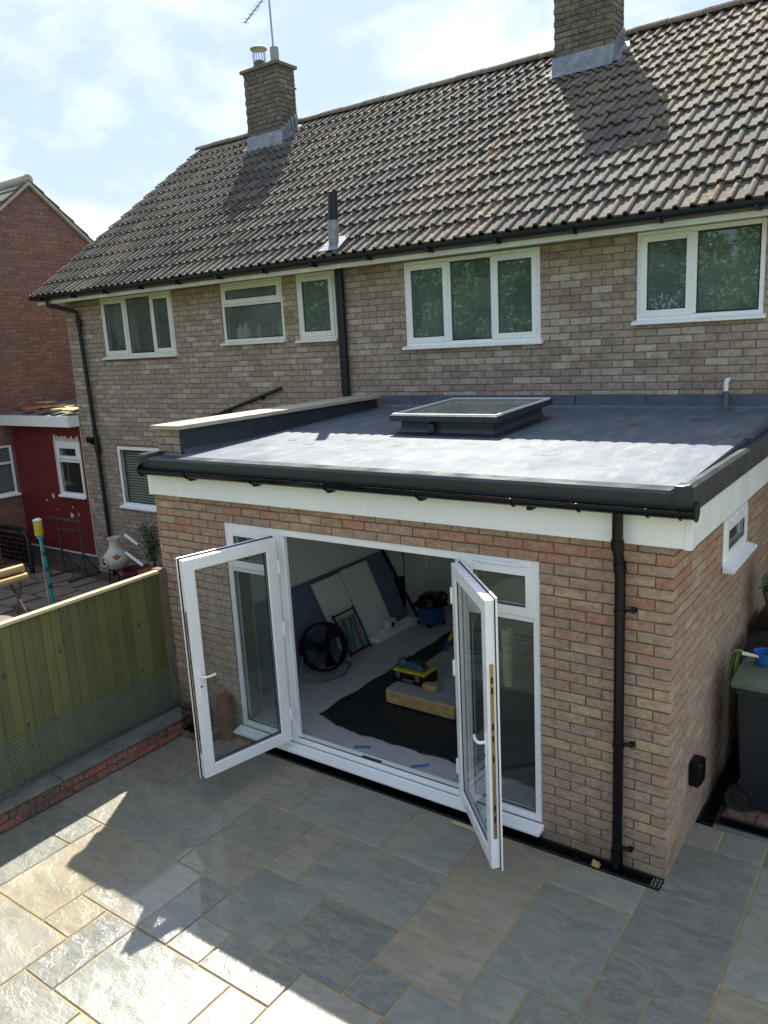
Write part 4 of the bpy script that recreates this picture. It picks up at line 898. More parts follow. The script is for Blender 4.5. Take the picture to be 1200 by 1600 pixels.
# fan
fa = thing('floor_fan', 'large black drum floor fan standing by the dark board', 'fan', (-4.0, 1.3, FZ))
fcn = Vector((-4.0, 1.30, .43)); ax = Vector((.80, -.35, .42)).normalized(); e1 = ax.cross(Vector((0, 0, 1))).normalized(); e2 = e1.cross(ax)
def fp(r, a_, h): return fcn + e1 * r * math.cos(a_) + e2 * r * math.sin(a_) + ax * h
hs = MB(); n = 28; vs = []
for r, h in ((.26, -.09), (.275, 0), (.26, .07), (.25, .07), (.262, 0), (.25, -.09)): vs += [fp(r, 2 * math.pi * k / n, h) for k in range(n)]
hs.add(vs, [(q * n + k, q * n + (k + 1) % n, (q + 1) * n + (k + 1) % n, (q + 1) * n + k) for q in range(5) for k in range(n)]); hs.build('housing', 'black_plastic', fa, smooth=True)
gr = MB()
for r in [.05 + .025 * k for k in range(9)]: gr.tube([fp(r, 2 * math.pi * k / 24, .06) for k in range(25)], .0025, 4, cap=False)
for k in range(10): gr.tube([fp(.03, k * .628, .062), fp(.26, k * .628, .062)], .003, 4)
gr.build('grille', 'black_metal', fa)
for k in range(3):
    a_ = k * 2.094; MB().add([fp(.05, a_ - .3, .0), fp(.05, a_ + .3, .03), fp(.23, a_ + .75, .03), fp(.24, a_ + .05, -.03)], [(0, 1, 2, 3)]).build('blade', 'black_plastic', fa)
mt_ = MB().tube([fp(0, 0, -.12), fp(0, 0, .07)], .05, 16); mt_.build('motor', 'black_plastic', fa, smooth=True)
MB().tube([(-4.08, 1.04, .40), (-4.10, 1.0, FZ + .04), (-4.06, 1.02, FZ + .014), (-3.86, 1.12, FZ + .014), (-3.78, 1.36, FZ + .014), (-3.90, 1.62, FZ + .014), (-4.08, 1.62, FZ + .03), (-4.06, 1.58, .40)], .011, 8).build('stand', 'steel', fa, smooth=True)
# skirting lengths and white box on them
for k in range(4):
    o = MB().hexa([(-4.17 + k * .045, 2.22 + .02 * k, FZ + .002), (-4.13 + k * .045, 2.22 + .02 * k, FZ + .002), (-4.09 + k * .045, 3.12, FZ + .002), (-4.13 + k * .045, 3.12, FZ + .002), (-4.17 + k * .045, 2.22 + .02 * k, FZ + .05 + .012 * (k % 2)), (-4.13 + k * .045, 2.22 + .02 * k, FZ + .05 + .012 * (k % 2)), (-4.09 + k * .045, 3.12, FZ + .05), (-4.13 + k * .045, 3.12, FZ + .05)]).build('trim_length', 'upvc', bev=.003)
    tag(o, ['white trim length nearest the wall in the floor bundle', 'second white trim length from the wall in the floor bundle', 'third white trim length from the wall in the floor bundle', 'white trim length on the open side of the floor bundle'][k], 'trim', 'white trim lengths in a bundle on the room floor')
wb = thing('white_box', 'small white box with a dark opening resting on the trim lengths', 'box', (-4.06, 2.62, FZ + .06))
MB().box((-4.11, 2.56, FZ + .065), (-4.02, 2.70, FZ + .18)).build('carton', 'white_plastic', wb, bev=.004); box('opening', (-4.02, 2.60, FZ + .09), (-4.0175, 2.66, FZ + .15), 'gasket', wb)
# vacuum
vc = thing('vacuum_cleaner', 'black and blue drum vacuum cleaner at the back of the room', 'vacuum', (-3.78, 3.12, FZ))
MB().lathe((-3.78, 3.12, FZ + .04), [(0, 0), (.15, 0), (.17, .03), (.165, .22), (.0, .22)], 20).build('drum', 'blue', vc, smooth=True)
MB().lathe((-3.78, 3.12, FZ + .26), [(.172, 0), (.175, .03), (.15, .10), (.07, .15), (0, .155)], 20).build('motor_head', 'black_plastic', vc, smooth=True)
MB().tube([(-3.78 + .20 * math.cos(a_), 3.12 + .19 * math.sin(a_), FZ + .30 + .07 * math.sin(a_ * 1.5)) for a_ in [k * .35 for k in range(24)]], .024, 8).build('hose', 'black_plastic', vc, smooth=True)
for k in range(4): a_ = k * 1.57 + .4; MB().tube([(-3.78 + .15 * math.cos(a_), 3.12 + .15 * math.sin(a_) - .012, FZ + .03), (-3.78 + .15 * math.cos(a_), 3.12 + .15 * math.sin(a_) + .012, FZ + .03)], .028, 10).build('caster', 'rubber', vc)
# membrane, board stack, tools
ms = MB(); N1, N2 = 44, 30; vs = []
for i in range(N1 + 1):
    for j in range(N2 + 1):
        x = -3.43 + 2.6 * i / N1; y0 = .50 - .11 * min(1, i / 7) + .012 * math.sin(i * 1.1) + .008 * math.sin(i * 2.3); y = y0 + (3.3 - y0) * j / N2
        vs.append((x + .012 * math.sin(j * 1.2), y, FZ + .004 + .005 * (1 + math.sin(i * .55 + j * .3 + 1.5 * math.sin(j * .21))) * (.4 + .6 * abs(math.sin(i * .23 - j * .37))) + (.006 if j == 0 or i == 0 else 0)))
ms.add(vs, [(i * (N2 + 1) + j, (i + 1) * (N2 + 1) + j, (i + 1) * (N2 + 1) + j + 1, i * (N2 + 1) + j + 1) for i in range(N1) for j in range(N2)])
o = ms.build('plastic_sheet', 'membrane', smooth=True); tag(o, 'creased black plastic sheet spread over the room floor', 'plastic sheet')
bs = thing('board_stack', 'thick tan-edged board with grey top lying on the black sheet', 'board', (-2.3, 1.9, FZ + .02))
box('core', (-3.00, 1.02, FZ + .018), (-2.22, 2.78, FZ + .150), 'osb', bs, bev=.012); box('top_facing', (-3.0, 1.03, FZ + .150), (-2.23, 2.77, FZ + .158), 'concrete', bs)
ZT = FZ + .16
tb = thing('tool_box', 'black tool case with yellow catches on the tan board', 'tool box', (-2.85, 1.33, ZT), .12)
box('case', (-3.06, 1.22, ZT), (-2.66, 1.46, ZT + .10), 'black_plastic', tb, bev=.015); box('lid', (-3.05, 1.23, ZT + .101), (-2.67, 1.45, ZT + .125), 'yellow', tb, bev=.01)
for x in (-3.0, -2.77): box('catch', (x, 1.205, ZT + .05), (x + .05, 1.219, ZT + .12), 'steel', tb, bev=.004)
box('label_plate', (-2.93, 1.215, ZT + .02), (-2.80, 1.2195, ZT + .05), 'steel', tb)
sn = thing('power_sander', 'teal and black belt sander lying on top of the tool case', 'power tool', (-2.84, 1.34, ZT + .127))
MB().lathe((-2.98, 1.33, ZT + .127), [(0, 0), (.055, 0), (.06, .05), (.045, .085), (0, .09)], 16).build('roller_housing', 'teal_dark', sn, smooth=True)
MB().hexa([(-2.96, 1.27, ZT + .13), (-2.70, 1.27, ZT + .13), (-2.70, 1.40, ZT + .13), (-2.96, 1.40, ZT + .13), (-2.93, 1.29, ZT + .20), (-2.76, 1.29, ZT + .19), (-2.76, 1.38, ZT + .19), (-2.93, 1.38, ZT + .20)]).build('body', 'teal_dark', sn, bev=.02)
MB().tube([(-2.94, 1.335, ZT + .19), (-2.90, 1.335, ZT + .235), (-2.80, 1.335, ZT + .235), (-2.73, 1.335, ZT + .18)], .018, 10).build('grip', 'black_plastic', sn, smooth=True)
MB().lathe((-2.985, 1.30, ZT + .218), [(.028, 0), (.03, .01), (.02, .018), (0, .018)], 14).build('dust_port', 'brass', sn, smooth=True)
gl_ = MB().lathe((0, 0, 0), [(0, 0), (.07, .0), (.085, .03), (.07, .06), (0, .065)], 16); gl_.v = [(-2.60 + p[0] * 1.1, 1.22 + p[1] * .7, ZT + p[2]) for p in gl_.v]
tag(gl_.build('sponge', 'osb', smooth=True), 'tan sponge lying beside the tool case on the board', 'sponge')
for (x, y, a_), lb in (((-2.69, .22, .5), 'faint blue tape strip on the room floor, farther from the open right door'), ((-2.08, .21, .7), 'bright blue tape strip on the room floor beside the right door leaf')):
    d_ = Vector((math.cos(a_), math.sin(a_), 0)) * .075; n_ = Vector((-math.sin(a_), math.cos(a_), 0)) * .02; c_ = Vector((x, y, FZ + .003))
    tag(MB().hexa([tuple(c_ - d_ - n_), tuple(c_ + d_ - n_), tuple(c_ + d_ + n_), tuple(c_ - d_ + n_)] + [tuple(c_ + q + Vector((0, 0, .0015))) for q in (-d_ - n_, d_ - n_, d_ + n_, -d_ + n_)]).build('tape_strip', 'blue_tape'), lb, 'tape')
# step ladder
ld = thing('step_ladder', 'yellow fibreglass step ladder standing open inside the room', 'ladder', (-2.75, 2.2, FZ))
hd = Vector((-2.30, 2.35, 1.55))
for bx, by, mt in ((-2.98, 2.13, 'yellow'), (-2.55, 1.72, 'yellow'), (-2.25, 2.95, 'yellow'), (-1.75, 2.55, 'yellow')):
    zb = ZT if (-3 < bx < -2.22 and 1.02 < by < 2.78) else FZ + .018
    p_ = Vector((bx, by, zb)); q_ = hd + Vector(((bx + 2.38) * .28, (by - 2.33) * .28, 0)); MB().tube([p_, q_], .021, 6).build('stile', mt, ld); MB().tube([p_, p_ + (q_ - p_) * .10], .026, 6).build('foot', 'blue', ld)
for t_ in (.18, .38, .58, .78):
    a_ = Vector((-2.98, 2.13, ZT)).lerp(hd + Vector((-.168, -.056, 0)), t_); b_ = Vector((-2.55, 1.72, ZT)).lerp(hd + Vector((-.048, -.171, 0)), t_); MB().tube([a_, b_], .028, 6).build('tread', 'steel', ld)
box('top_cap', (-2.52, 2.18, 1.53), (-2.10, 2.52, 1.58), 'blue', ld, bev=.01)
cr_ = thing('cream_form', 'short cream roll shape imitating a reflection, on the black sheet behind the right door', 'roll', (-2.13, 1.95, FZ + .018))  # solid shape put in to imitate a reflection in the side light
MB().lathe((-2.13, 1.95, FZ + .018), [(0, 0), (.05, 0), (.055, .3), (.06, .46), (.068, .56), (.05, .60), (.03, .595), (.026, .5)], 20).build('roll', 'cream_form', cr_, smooth=True)
for z in (.34, .42, .50): MB().tube([(-2.13 + .063 * math.cos(k * .5), 1.95 + .063 * math.sin(k * .5), FZ + .018 + z + .004 * math.sin(k)) for k in range(14)], .004, 5).build('binding', 'board_white', cr_)
hc = tag(MB().tube([(-4.34, 3.86, 2.3), (-4.335, 3.86, 1.2), (-4.31, 3.85, .80), (-4.28, 3.85, .62)], .012, 8).build('hanging_cable', 'upvc', smooth=True), 'white cable hanging down the back wall of the room', 'cable')

# ------------------------------------------------------------------ drains
dr = thing('drain_channel', 'black slotted channel drain along the foot of the front wall', 'drain', (-1.7, -.07, 0))
def drain(root, x0, x1, y0, y1, along='x'):
    T = (lambda a_, b_, z: (a_, b_, z)) if along == 'x' else (lambda a_, b_, z: (b_, a_, z))
    MB(T).box((x0, y0, -.06), (x1, y1, -.022)).build('channel', 'rubber', root)
    fr_ = MB(T); fr_.box((x0, y0, -.02), (x1, y0 + .012, .004)); fr_.box((x0, y1 - .012, -.02), (x1, y1, .004)); fr_.build('edge_rail', 'rubber', root)
    gm = MB(T); n = int((x1 - x0) / .024); ym = (y0 + y1) / 2
    for k in range(n):
        x = x0 + .012 + k * .024
        for ya, yb, s0, s1 in ((y0 + .012, y0 + .04, 0, .012), (y0 + .04, ym, .012, 0), (ym, y1 - .04, 0, .012), (y1 - .04, y1 - .012, .012, 0)):
            gm.hexa([(x + s0, ya, -.016), (x + s0 + .011, ya, -.016), (x + s1 + .011, yb, -.016), (x + s1, yb, -.016), (x + s0, ya, .003), (x + s0 + .011, ya, .003), (x + s1 + .011, yb, .003), (x + s1, yb, .003)])
    gm.build('grate', 'black_plastic', root)
drain(dr, -3.75, -.004, -.128, -.006)
d2 = thing('side_drain', 'black slotted channel drain crossing the passage in front of the wheelie bin', 'drain', (.7, .87, 0)); drain(d2, .135, 2.6, .805, .925)
d3 = thing('wall_drain', 'black slotted channel drain running along the foot of the side wall', 'drain', (.07, 2, 0)); drain(d3, .80, 3.2, .006, .128, 'y')
MB().box((-1.50, -.175, .002), (-1.29, -.135, .012)); tag(MB().hexa([(-1.54, -.19, .003), (-1.33, -.20, .003), (-1.33, -.165, .003), (-1.54, -.158, .003), (-1.54, -.19, .012), (-1.33, -.20, .010), (-1.33, -.165, .010), (-1.54, -.158, .012)]).build('wood_offcut', 'wood_cap', bev=.002), 'pale strip of wood lying on the paving by the right door', 'offcut')
tag(MB().hexa([(-.47, -.125, .004), (-.41, -.13, .004), (-.41, -.075, .004), (-.47, -.075, .004), (-.465, -.12, .035), (-.415, -.12, .03), (-.42, -.09, .03), (-.465, -.09, .04)]).build('brick_piece', 'osb', bev=.006), 'broken bit of brick on the drain beside the black downpipe', 'brick piece')

# ------------------------------------------------------------------ fence and low wall
fe = thing('garden_fence', 'green-stained close-board timber fence between the two gardens', 'fence', (-4.84, -1.5, 0))
def fx(y): return -4.868 - .040 * (y + .0)
rr = random.Random(9); y = -.06
while y > -5.2:
    w_ = rr.uniform(.086, .096); x = fx(y); t0 = rr.uniform(-.004, .004); top = 1.525 + rr.uniform(-.006, .004)
    MB().hexa([(x - .006, y - w_ - .012, .20), (x + .020 + t0, y - w_ - .012, .20), (x + .003 + t0, y, .20), (x - .006, y, .20), (x - .006, y - w_ - .012, top), (x + .020 + t0, y - w_ - .012, top), (x + .003 + t0, y, top), (x - .006, y, top)]).build('board', 'wood_green', fe)
    y -= w_
MB().hexa([(fx(-.02) - .035, -.02, 1.527), (fx(-.02) + .035, -.02, 1.527), (fx(-5.3) + .035, -5.3, 1.527), (fx(-5.3) - .035, -5.3, 1.527), (fx(-.02) - .03, -.02, 1.552), (fx(-.02) + .03, -.02, 1.552), (fx(-5.3) + .03, -5.3, 1.552), (fx(-5.3) - .03, -5.3, 1.552)]).build('capping', 'wood_cap', fe)
for z in (.45, .95, 1.38): MB().hexa([(fx(0) - .06, -.06, z), (fx(0) - .008, -.06, z), (fx(-5.2) - .008, -5.2, z), (fx(-5.2) - .06, -5.2, z), (fx(0) - .06, -.06, z + .06), (fx(0) - .008, -.06, z + .06), (fx(-5.2) - .008, -5.2, z + .06), (fx(-5.2) - .06, -5.2, z + .06)]).build('rail', 'wood_green', fe)
for y in (.0, -2.45, -4.9): MB().box((fx(y) - .075, y - .085, -.13), (fx(y) + .045 if y == 0 else fx(y) - .007, y + .005 - .012, 1.56 if y == 0 else 1.5)).build('post', 'wood_grey', fe, bev=.006)
MB().hexa([(fx(-.06) - .02, -.06, -.1), (fx(-.06) + .02, -.06, -.1), (fx(-5.2) + .02, -5.2, -.1), (fx(-5.2) - .02, -5.2, -.1), (fx(-.06) - .02, -.06, .20), (fx(-.06) + .02, -.06, .20), (fx(-5.2) + .02, -5.2, .20), (fx(-5.2) - .02, -5.2, .20)]).build('gravel_board', 'wood_grey', fe)
lo = thing('low_brick_wall', 'low red brick retaining wall with grey stone coping beside the patio', 'wall', (-4.6, -2, 0))
MB().box((-4.80, -5.2, -.1), (-4.508, -.12, .158)).build('wall_core', 'mortar_dark', lo)
place_bricks(lo, mats_side([(a_, b, z, h) for a_, b, z, h in brick_rows(-5.2, -.12, .0, .16)], -4.50), 'brick_lowwall', single=60)
y = -.14; k = 0
while y > -5.1:
    L = rr.uniform(.38, .62); MB().hexa([(-4.68, y - L, .16), (-4.475, y - L, .16), (-4.475, y - .008, .16), (-4.68, y - .008, .16), (-4.68, y - L, .195 + rr.uniform(-.003, .003)), (-4.475, y - L, .192), (-4.475, y - .008, .194), (-4.68, y - .008, .196)]).build('coping', 'coping_grey', lo, bev=.006); y -= L
wm = thing('wire_mesh', 'grey square wire mesh bulging along the foot of the fence', 'wire mesh', (-4.75, -2, .2))
def mp(y, t_):
    b_ = .13 * (1 - t_) + .09 * math.sin(math.pi * t_) * (1 + .25 * math.sin(y * 2.1)); return (fx(y) + .03 + b_ + .01 * math.sin(y * 9 + t_ * 3), y, .205 + .36 * t_ + .015 * math.sin(y * 3.3) * t_)
wv = MB()
for k in range(17): wv.tube([mp(-.12 - .1 * i, k / 16) for i in range(48)], .0020, 4, cap=False)
wv.build('long_wires', 'wire', wm, kind='stuff')
wv = MB()
for i in range(190): wv.tube([mp(-.12 - .025 * i, q / 8) for q in range(9)], .0018, 4, cap=False)
wv.build('cross_wires', 'wire', wm, kind='stuff')
# step, cage and stump in the corner
stp = thing('brick_step', 'small red brick step in the corner by the left door', 'step', (-4.3, -.2, 0))
MB().box((-4.49, -.31, -.02), (-4.12, -.135, .06)).build('step_core', 'mortar_dark', stp)
for k in range(3):
    for q in range(1): box('brick', (-4.485 + k * .122, -.315, .004), (-4.485 + k * .122 + .114, -.14, .068), 'brick_lowwall', stp, bev=.004)
cg = thing('wire_cage', 'small black wire cage standing on the brick step', 'cage', (-4.33, -.2, .07))
cm = MB()
for z in (.08, .16, .24, .30): cm.tube([(-4.45, -.30, z), (-4.2, -.30, z), (-4.2, -.15, z), (-4.45, -.15, z), (-4.45, -.30, z)], .004, 4)
for k in range(9):
    for yy in (-.30, -.15): cm.tube([(-4.45 + k * .031, yy, .075), (-4.45 + k * .031, yy, .30)], .0035, 4)
for k in range(9): cm.tube([(-4.45 + k * .031, -.30, .30), (-4.45 + k * .031, -.15, .30)], .0035, 4)
cm.build('wires', 'black_metal', cg); box('tray', (-4.45, -.30, .0705), (-4.2, -.15, .078), 'black_plastic', cg)
MB().tube([(-4.2, -.29, .17), (-4.15, -.27, .20), (-4.15, -.18, .20), (-4.2, -.16, .17)], .006, 6).build('handle', 'steel', cg)
stu = thing('log_stump', 'upright brown log stump beside the brick pier behind the left door', 'log', (-4.06, -.12, 0))
MB().lathe((-4.06, -.11, .0), [(0, 0), (.068, 0), (.066, .1), (.073, .3), (.070, .43)], 18).build('bark', 'log_wood', stu, smooth=True); MB().lathe((-4.06, -.11, .42), [(.0, .012), (.071, .012), (.070, .0)], 18).build('cut_end', 'log_wood', stu)

# ------------------------------------------------------------------ wheelie bins in the passage
def bin_(cx, cy, w, d, h, lid, label, rz_):
    b_ = thing('wheelie_bin', label, 'bin', (cx, cy, -.01), rz_, 'wheelie bins in the side passage')
    def P(x, y, z): return (x, y, z)
    bm_ = MB(); vs = []
    for z, s_ in ((.03, .80), (.5, .92), (h - .05, 1.0), (h - .05, 1.05), (h, 1.05)):
        for x, y in ((-1, -1), (-.8, -1.06), (.8, -1.06), (1, -1), (1, 1), (-1, 1)): vs.append((x * w / 2 * s_, y * d / 2 * s_, z))
    bm_.add(vs, [tuple(range(5, -1, -1))] + [(q * 6 + k, q * 6 + (k + 1) % 6, q * 6 + 6 + (k + 1) % 6, q * 6 + 6 + k) for q in range(4) for k in range(6)]).build('body', 'bin_body', b_, bev=.012, local=True)
    lm = MB(); n = 10; vs = []
    for j in range(n + 1):
        y = -d / 2 * 1.12 + d * 1.14 * j / n; hz = .05 + .055 * math.sin(math.pi * min(1, .12 + j / n * .8))
        for x, f_ in ((-1.09, .35), (-.9, .85), (0, 1), (.9, .85), (1.09, .35)): vs.append((x * w / 2, y, h + .004 + hz * f_))
    for j in range(n + 1):
        y = -d / 2 * 1.12 + d * 1.14 * j / n
        for x in (-1.09, 1.09): vs.append((x * w / 2, y, h + .004))
    b0 = 5 * (n + 1); fs = [(j * 5 + k, j * 5 + k + 1, j * 5 + 6 + k, j * 5 + 5 + k) for j in range(n) for k in range(4)]
    for j in range(n): fs += [(b0 + 2 * j, j * 5, j * 5 + 5, b0 + 2 * j + 2), (b0 + 2 * j + 1, b0 + 2 * j + 3, j * 5 + 9, j * 5 + 4)]
    fs += [(b0, b0 + 1, 4, 3, 2, 1, 0), (b0 + 2 * n, 5 * n, 5 * n + 1, 5 * n + 2, 5 * n + 3, 5 * n + 4, b0 + 2 * n + 1)]
    l_ = lm.add(vs, fs).build('lid', lid, b_, smooth=True, local=True)
    MB().lathe((0, -.02, h + .095), [(0, .022), (.10, .020), (.13, .008), (.14, -.01)], 16).build('lid_dome', lid, l_, smooth=True, local=True)
    MB().tube([(-w / 2, d / 2 + .03, h), (w / 2, d / 2 + .03, h)], .018, 10).build('handle', 'bin_body', b_, local=True)
    for sx_ in (-1, 1):
        wl = MB(); wl.v = []; q = MB().lathe((0, 0, 0), [(.0, .03), (.05, .03), (.055, .02), (.085, .02), (.10, .028), (.10, -.028), (0, -.028)], 24); q.v = [(sx_ * (w / 2 - .02) + (p[2] * sx_), d / 2 - .04 + p[0], .10 + p[1]) for p in q.v]; q.build('wheel', 'rubber', b_, smooth=True, local=True)
    MB().tube([(-w / 2 + .02, d / 2 - .04, .10), (w / 2 - .02, d / 2 - .04, .10)], .012, 8).build('axle', 'steel', b_, local=True)
    return b_
# front bin turned so its wheels face the wall
bin_(.46, 1.32, .50, .54, 1.0, 'bin_lid', 'dark wheelie bin with grey-green lid standing beside the side wall', rad(90))
bin_(.41, 1.95, .50, .54, 1.0, 'bin_lid_black', 'black-lidded wheelie bin directly behind the one with the green lid', rad(90))
bin_(.37, 2.56, .50, .54, 1.02, 'bin_lid_black', 'farthest wheelie bin in the passage, last in line along the wall', rad(90))
cp_ = thing('blue_cup', 'blue plastic cup standing on the green bin lid', 'cup', (.31, 1.36, 1.08))
MB().lathe((.31, 1.36, 1.075), [(0, 0), (.05, 0), (.065, .03), (.072, .11), (.076, .115), (.068, .112), (.06, .03), (0, .01)], 24).build('cup', 'blue_cup', cp_, smooth=True)
on = thing('leek_stalks', 'limp green leek leaves hanging over the edge of the green bin lid', 'plant', (.25, 1.3, 1.07))
MB().tube([(.33, 1.33, 1.15), (.24, 1.29, 1.17), (.17, 1.25, 1.19)], .010, 8, r2=.016).build('stalk', 'bulb', on, smooth=True)
rr = random.Random(4)
for k in range(7):
    p_ = Vector((.18, 1.26, 1.185)); pts = [p_]
    dx, dy = rr.uniform(-.05, .015), rr.uniform(-.10, .05)
    for q in range(1, 7): t_ = q / 6; pts.append(p_ + Vector((dx * t_ * 2 - .05 * math.sin(t_ * 2), dy * t_, .06 * math.sin(t_ * 3) - rr.uniform(.26, .42) * t_ * t_)))
    vs = []; 
    for q, p in enumerate(pts): w_ = .013 * (1 - .8 * q / 6); vs += [tuple(p + Vector((0, -w_, .004))), tuple(p + Vector((.002, 0, -.003))), tuple(p + Vector((0, w_, .004)))]
    MB().add(vs, [(3 * q + e, 3 * q + 1 + e, 3 * q + 4 + e, 3 * q + 3 + e) for q in range(6) for e in (0, 1)]).build('leaf', 'leaf_onion', on)

# ------------------------------------------------------------------ red annex
an = thing('red_annex', 'dark red painted lean-to between the two houses with white fascia', 'annex', (-12, 4, -.15))
aw = (-11.74, -11.01, 1.20, 2.18)
core(F, -13.085, HL - .004, .13, 2.46, [aw], -.14, 0.0).build('wall_panel', 'red_paint', an)
MB(F).box((-13.085, -.12, -.2), (HL - .004, -.012, .125)).build('plinth', 'plinth', an)
MB(F).box((-13.085, -.005, .118), (HL - .004, .018, .142)).build('drip_strip', 'soffit_white', an)
MB(F).box((HL - .022, .001, .14), (HL - .004, .008, 2.44)).build('corner_bead', 'sealant', an)
MB().box((-13.088, 3.05, 2.455), (-10.93, 3.075, 2.645)).build('fascia', 'fascia_white', an, bev=.003)
MB().box((-10.928, 3.05, 2.455), (-10.90, D - .002, 2.645)).build('fascia_return', 'fascia_white', an)
MB().box((-13.088, 3.076, 2.46), (-10.93, D - .001, 2.47)).build('soffit', 'soffit_white', an)
MB().hexa([(-13.088, 3.076, 2.60), (-10.93, 3.076, 2.60), (-10.93, 5.6, 2.85), (-13.088, 5.6, 2.85), (-13.088, 3.076, 2.65), (-10.93, 3.076, 2.65), (-10.93, 5.6, 2.90), (-13.088, 5.6, 2.90)]).build('roof', 'coping_grey', an)
MB().box((-13.085, 5.4, -.2), (-10.95, 5.6, 2.84)).build('back_wall', 'plinth', an)
window(an, F, *aw, [(aw[0] + .07, aw[1] - .06, aw[2] + .07, 1.80, 0), (aw[0] + .07, aw[1] - .06, 1.87, aw[3] - .08, 1)], 'upvc', 'glass', rec=-.002, fw=.05)
se = MB(F); rr = random.Random(2)
for k in range(9): se.hexa([(aw[0] - .03 + k * .085, 0, aw[3]), (aw[0] + .055 + k * .085, 0, aw[3]), (aw[0] + .055 + k * .085, .006, aw[3]), (aw[0] - .03 + k * .085, .006, aw[3]), (aw[0] - .02 + k * .085, 0, aw[3] + rr.uniform(.03, .11)), (aw[0] + .04 + k * .085, 0, aw[3] + rr.uniform(.03, .11)), (aw[0] + .04 + k * .085, .007, aw[3] + rr.uniform(.03, .1)), (aw[0] - .02 + k * .085, .007, aw[3] + rr.uniform(.03, .1))])
se.box((aw[0] - .035, 0, aw[2]), (aw[0] - .001, .006, aw[3])); se.box((aw[1] + .001, 0, aw[2]), (aw[1] + .03, .006, aw[3]))
se.build('sealant_bead', 'sealant', an)
sc_ = MB(F)
for (x, z, r) in ((-12.02, 1.15, .05), (-12.25, 1.05, .03), (-11.5, .82, .07), (-11.3, .86, .035), (-11.45, .98, .025), (-11.95, .9, .02), (-12.0, .35, .05), (-12.7, .25, .04)):
    p = [(x + r * rr.uniform(.4, 1.1) * math.cos(a_), z + r * rr.uniform(.4, 1.3) * math.sin(a_)) for a_ in [k * .7 for k in range(9)]]
    sc_.add([(q[0], .0015, q[1]) for q in p], [tuple(range(9))])
sc_.build('scuff_mark', 'scuff', an)
for k in range(11):
    x = -12.95 + k * .19; y = 3.2 + rr.uniform(0, .7); z = 2.655 + (y - 3.07) * .1 + rr.uniform(0, .05); a_ = rr.uniform(-.5, .5)
    q = MB().box((-.15, -.11, 0), (.15, .11, .025)); mt = Matrix.Translation((x, y, z + .02)) @ Matrix.Rotation(a_, 4, 'Z') @ Matrix.Rotation(rr.uniform(-.12, .12), 4, 'X') @ Matrix.Rotation(rr.uniform(-.12, .12), 4, 'Y')
    q.v = [tuple(mt @ Vector(p)) for p in q.v]
    tag(q.build('loose_tile', 'wood_pale' if k % 3 else 'terracotta', bev=.004), ['first', 'second', 'third', 'fourth', 'fifth', 'sixth', 'seventh', 'eighth', 'ninth', 'tenth', 'eleventh'][10 - k] + ' loose tile piece from the house corner on the red annex roof', 'tile', 'loose tile pieces on the annex roof')

# ------------------------------------------------------------------ neighbouring red-brick house
nb = thing('red_brick_house', 'red-brick house with plain gable end beyond the red annex', 'house', (-16, 4.3, -.3))
GX = -13.1; PK = 6.80; PY = 4.285; SLN = .82
nw = (2.25, 3.22, 1.14, 2.07)
G = side(GX)
wl = MB(); wl.prism([(.3, -.3), (8.27, -.3), (8.27, PK - SLN * 3.98), (PY, PK), (.3, PK - SLN * 3.98)], 'x', GX - 6, GX - .2); wl.build('inner_wall', 'room_dark', nb)
core(G, .3, 8.27, -.3, 3.5, [nw], -.2, -.008).build('wall', 'mortar_red', nb)
MB().prism([(.3, 3.5), (8.27, 3.5), (PY, PK - .02)], 'x', GX - .2, GX - .008).build('gable', 'mortar_red', nb)
ents = []
for a_, b, z, h in brick_rows(.3, 8.27, -.15, PK - .08, [nw]):
    lim = (PK - (z + h)) / SLN
    a2, b2 = max(a_, PY - lim), min(b, PY + lim)
    if b2 - a2 > .03: ents += mats_side([(a2, b2, z, h)], GX)
place_bricks(nb, ents, 'brick_red', single=0, rest='brickwork')
for s_ in (-1, 1):
    ya, yb = PY, PY + s_ * 4.3; za, zb = PK + .03, PK + .03 - SLN * 4.3
    MB().hexa([(GX - 6, ya, za), (GX + .06, ya, za), (GX + .06, yb, zb), (GX - 6, yb, zb), (GX - 6, ya, za + .07), (GX + .06, ya, za + .07), (GX + .06, yb, zb + .07), (GX - 6, yb, zb + .07)]).build('roof', 'ridge', nb)
    vr = MB()
    vr.hexa([(GX - .02, ya, za - .03), (GX + .075, ya, za - .03), (GX + .075, yb, zb - .03), (GX - .02, yb, zb - .03), (GX - .02, ya, za + .035), (GX + .075, ya, za + .035), (GX + .075, yb, zb + .035), (GX - .02, yb, zb + .035)])
    vr.build('verge', 'coping_stone', nb)
    for r in range(15):
        t0, t1 = r / 15, (r + 1.15) / 15
        yy0, yy1 = yb + (ya - yb) * t0, yb + (ya - yb) * min(t1, 1); z0_, z1_ = zb + (za - zb) * t0 + .085, zb + (za - zb) * min(t1, 1) + .072
        MB().hexa([(GX - 5, yy0, z0_ - .02), (GX + .078, yy0, z0_ - .02), (GX + .078, yy1, z1_ - .02), (GX - 5, yy1, z1_ - .02), (GX - 5, yy0, z0_ + .02), (GX + .078, yy0, z0_ + .02), (GX + .078, yy1, z1_), (GX - 5, yy1, z1_)]).build('tile_course', 'roof_tile', nb)
MB().tube([(GX - 6, PY, PK + .09), (GX + .07, PY, PK + .09)], .10, 10).build('ridge_tiles', 'coping_stone', nb, smooth=True)
window(nb, G, *nw, [(nw[0] + .05, nw[1] - .05, nw[2] + .05, 1.72, 0), (nw[0] + .05, nw[1] - .05, 1.765, nw[3] - .05, 0)], 'upvc', 'glass_house')

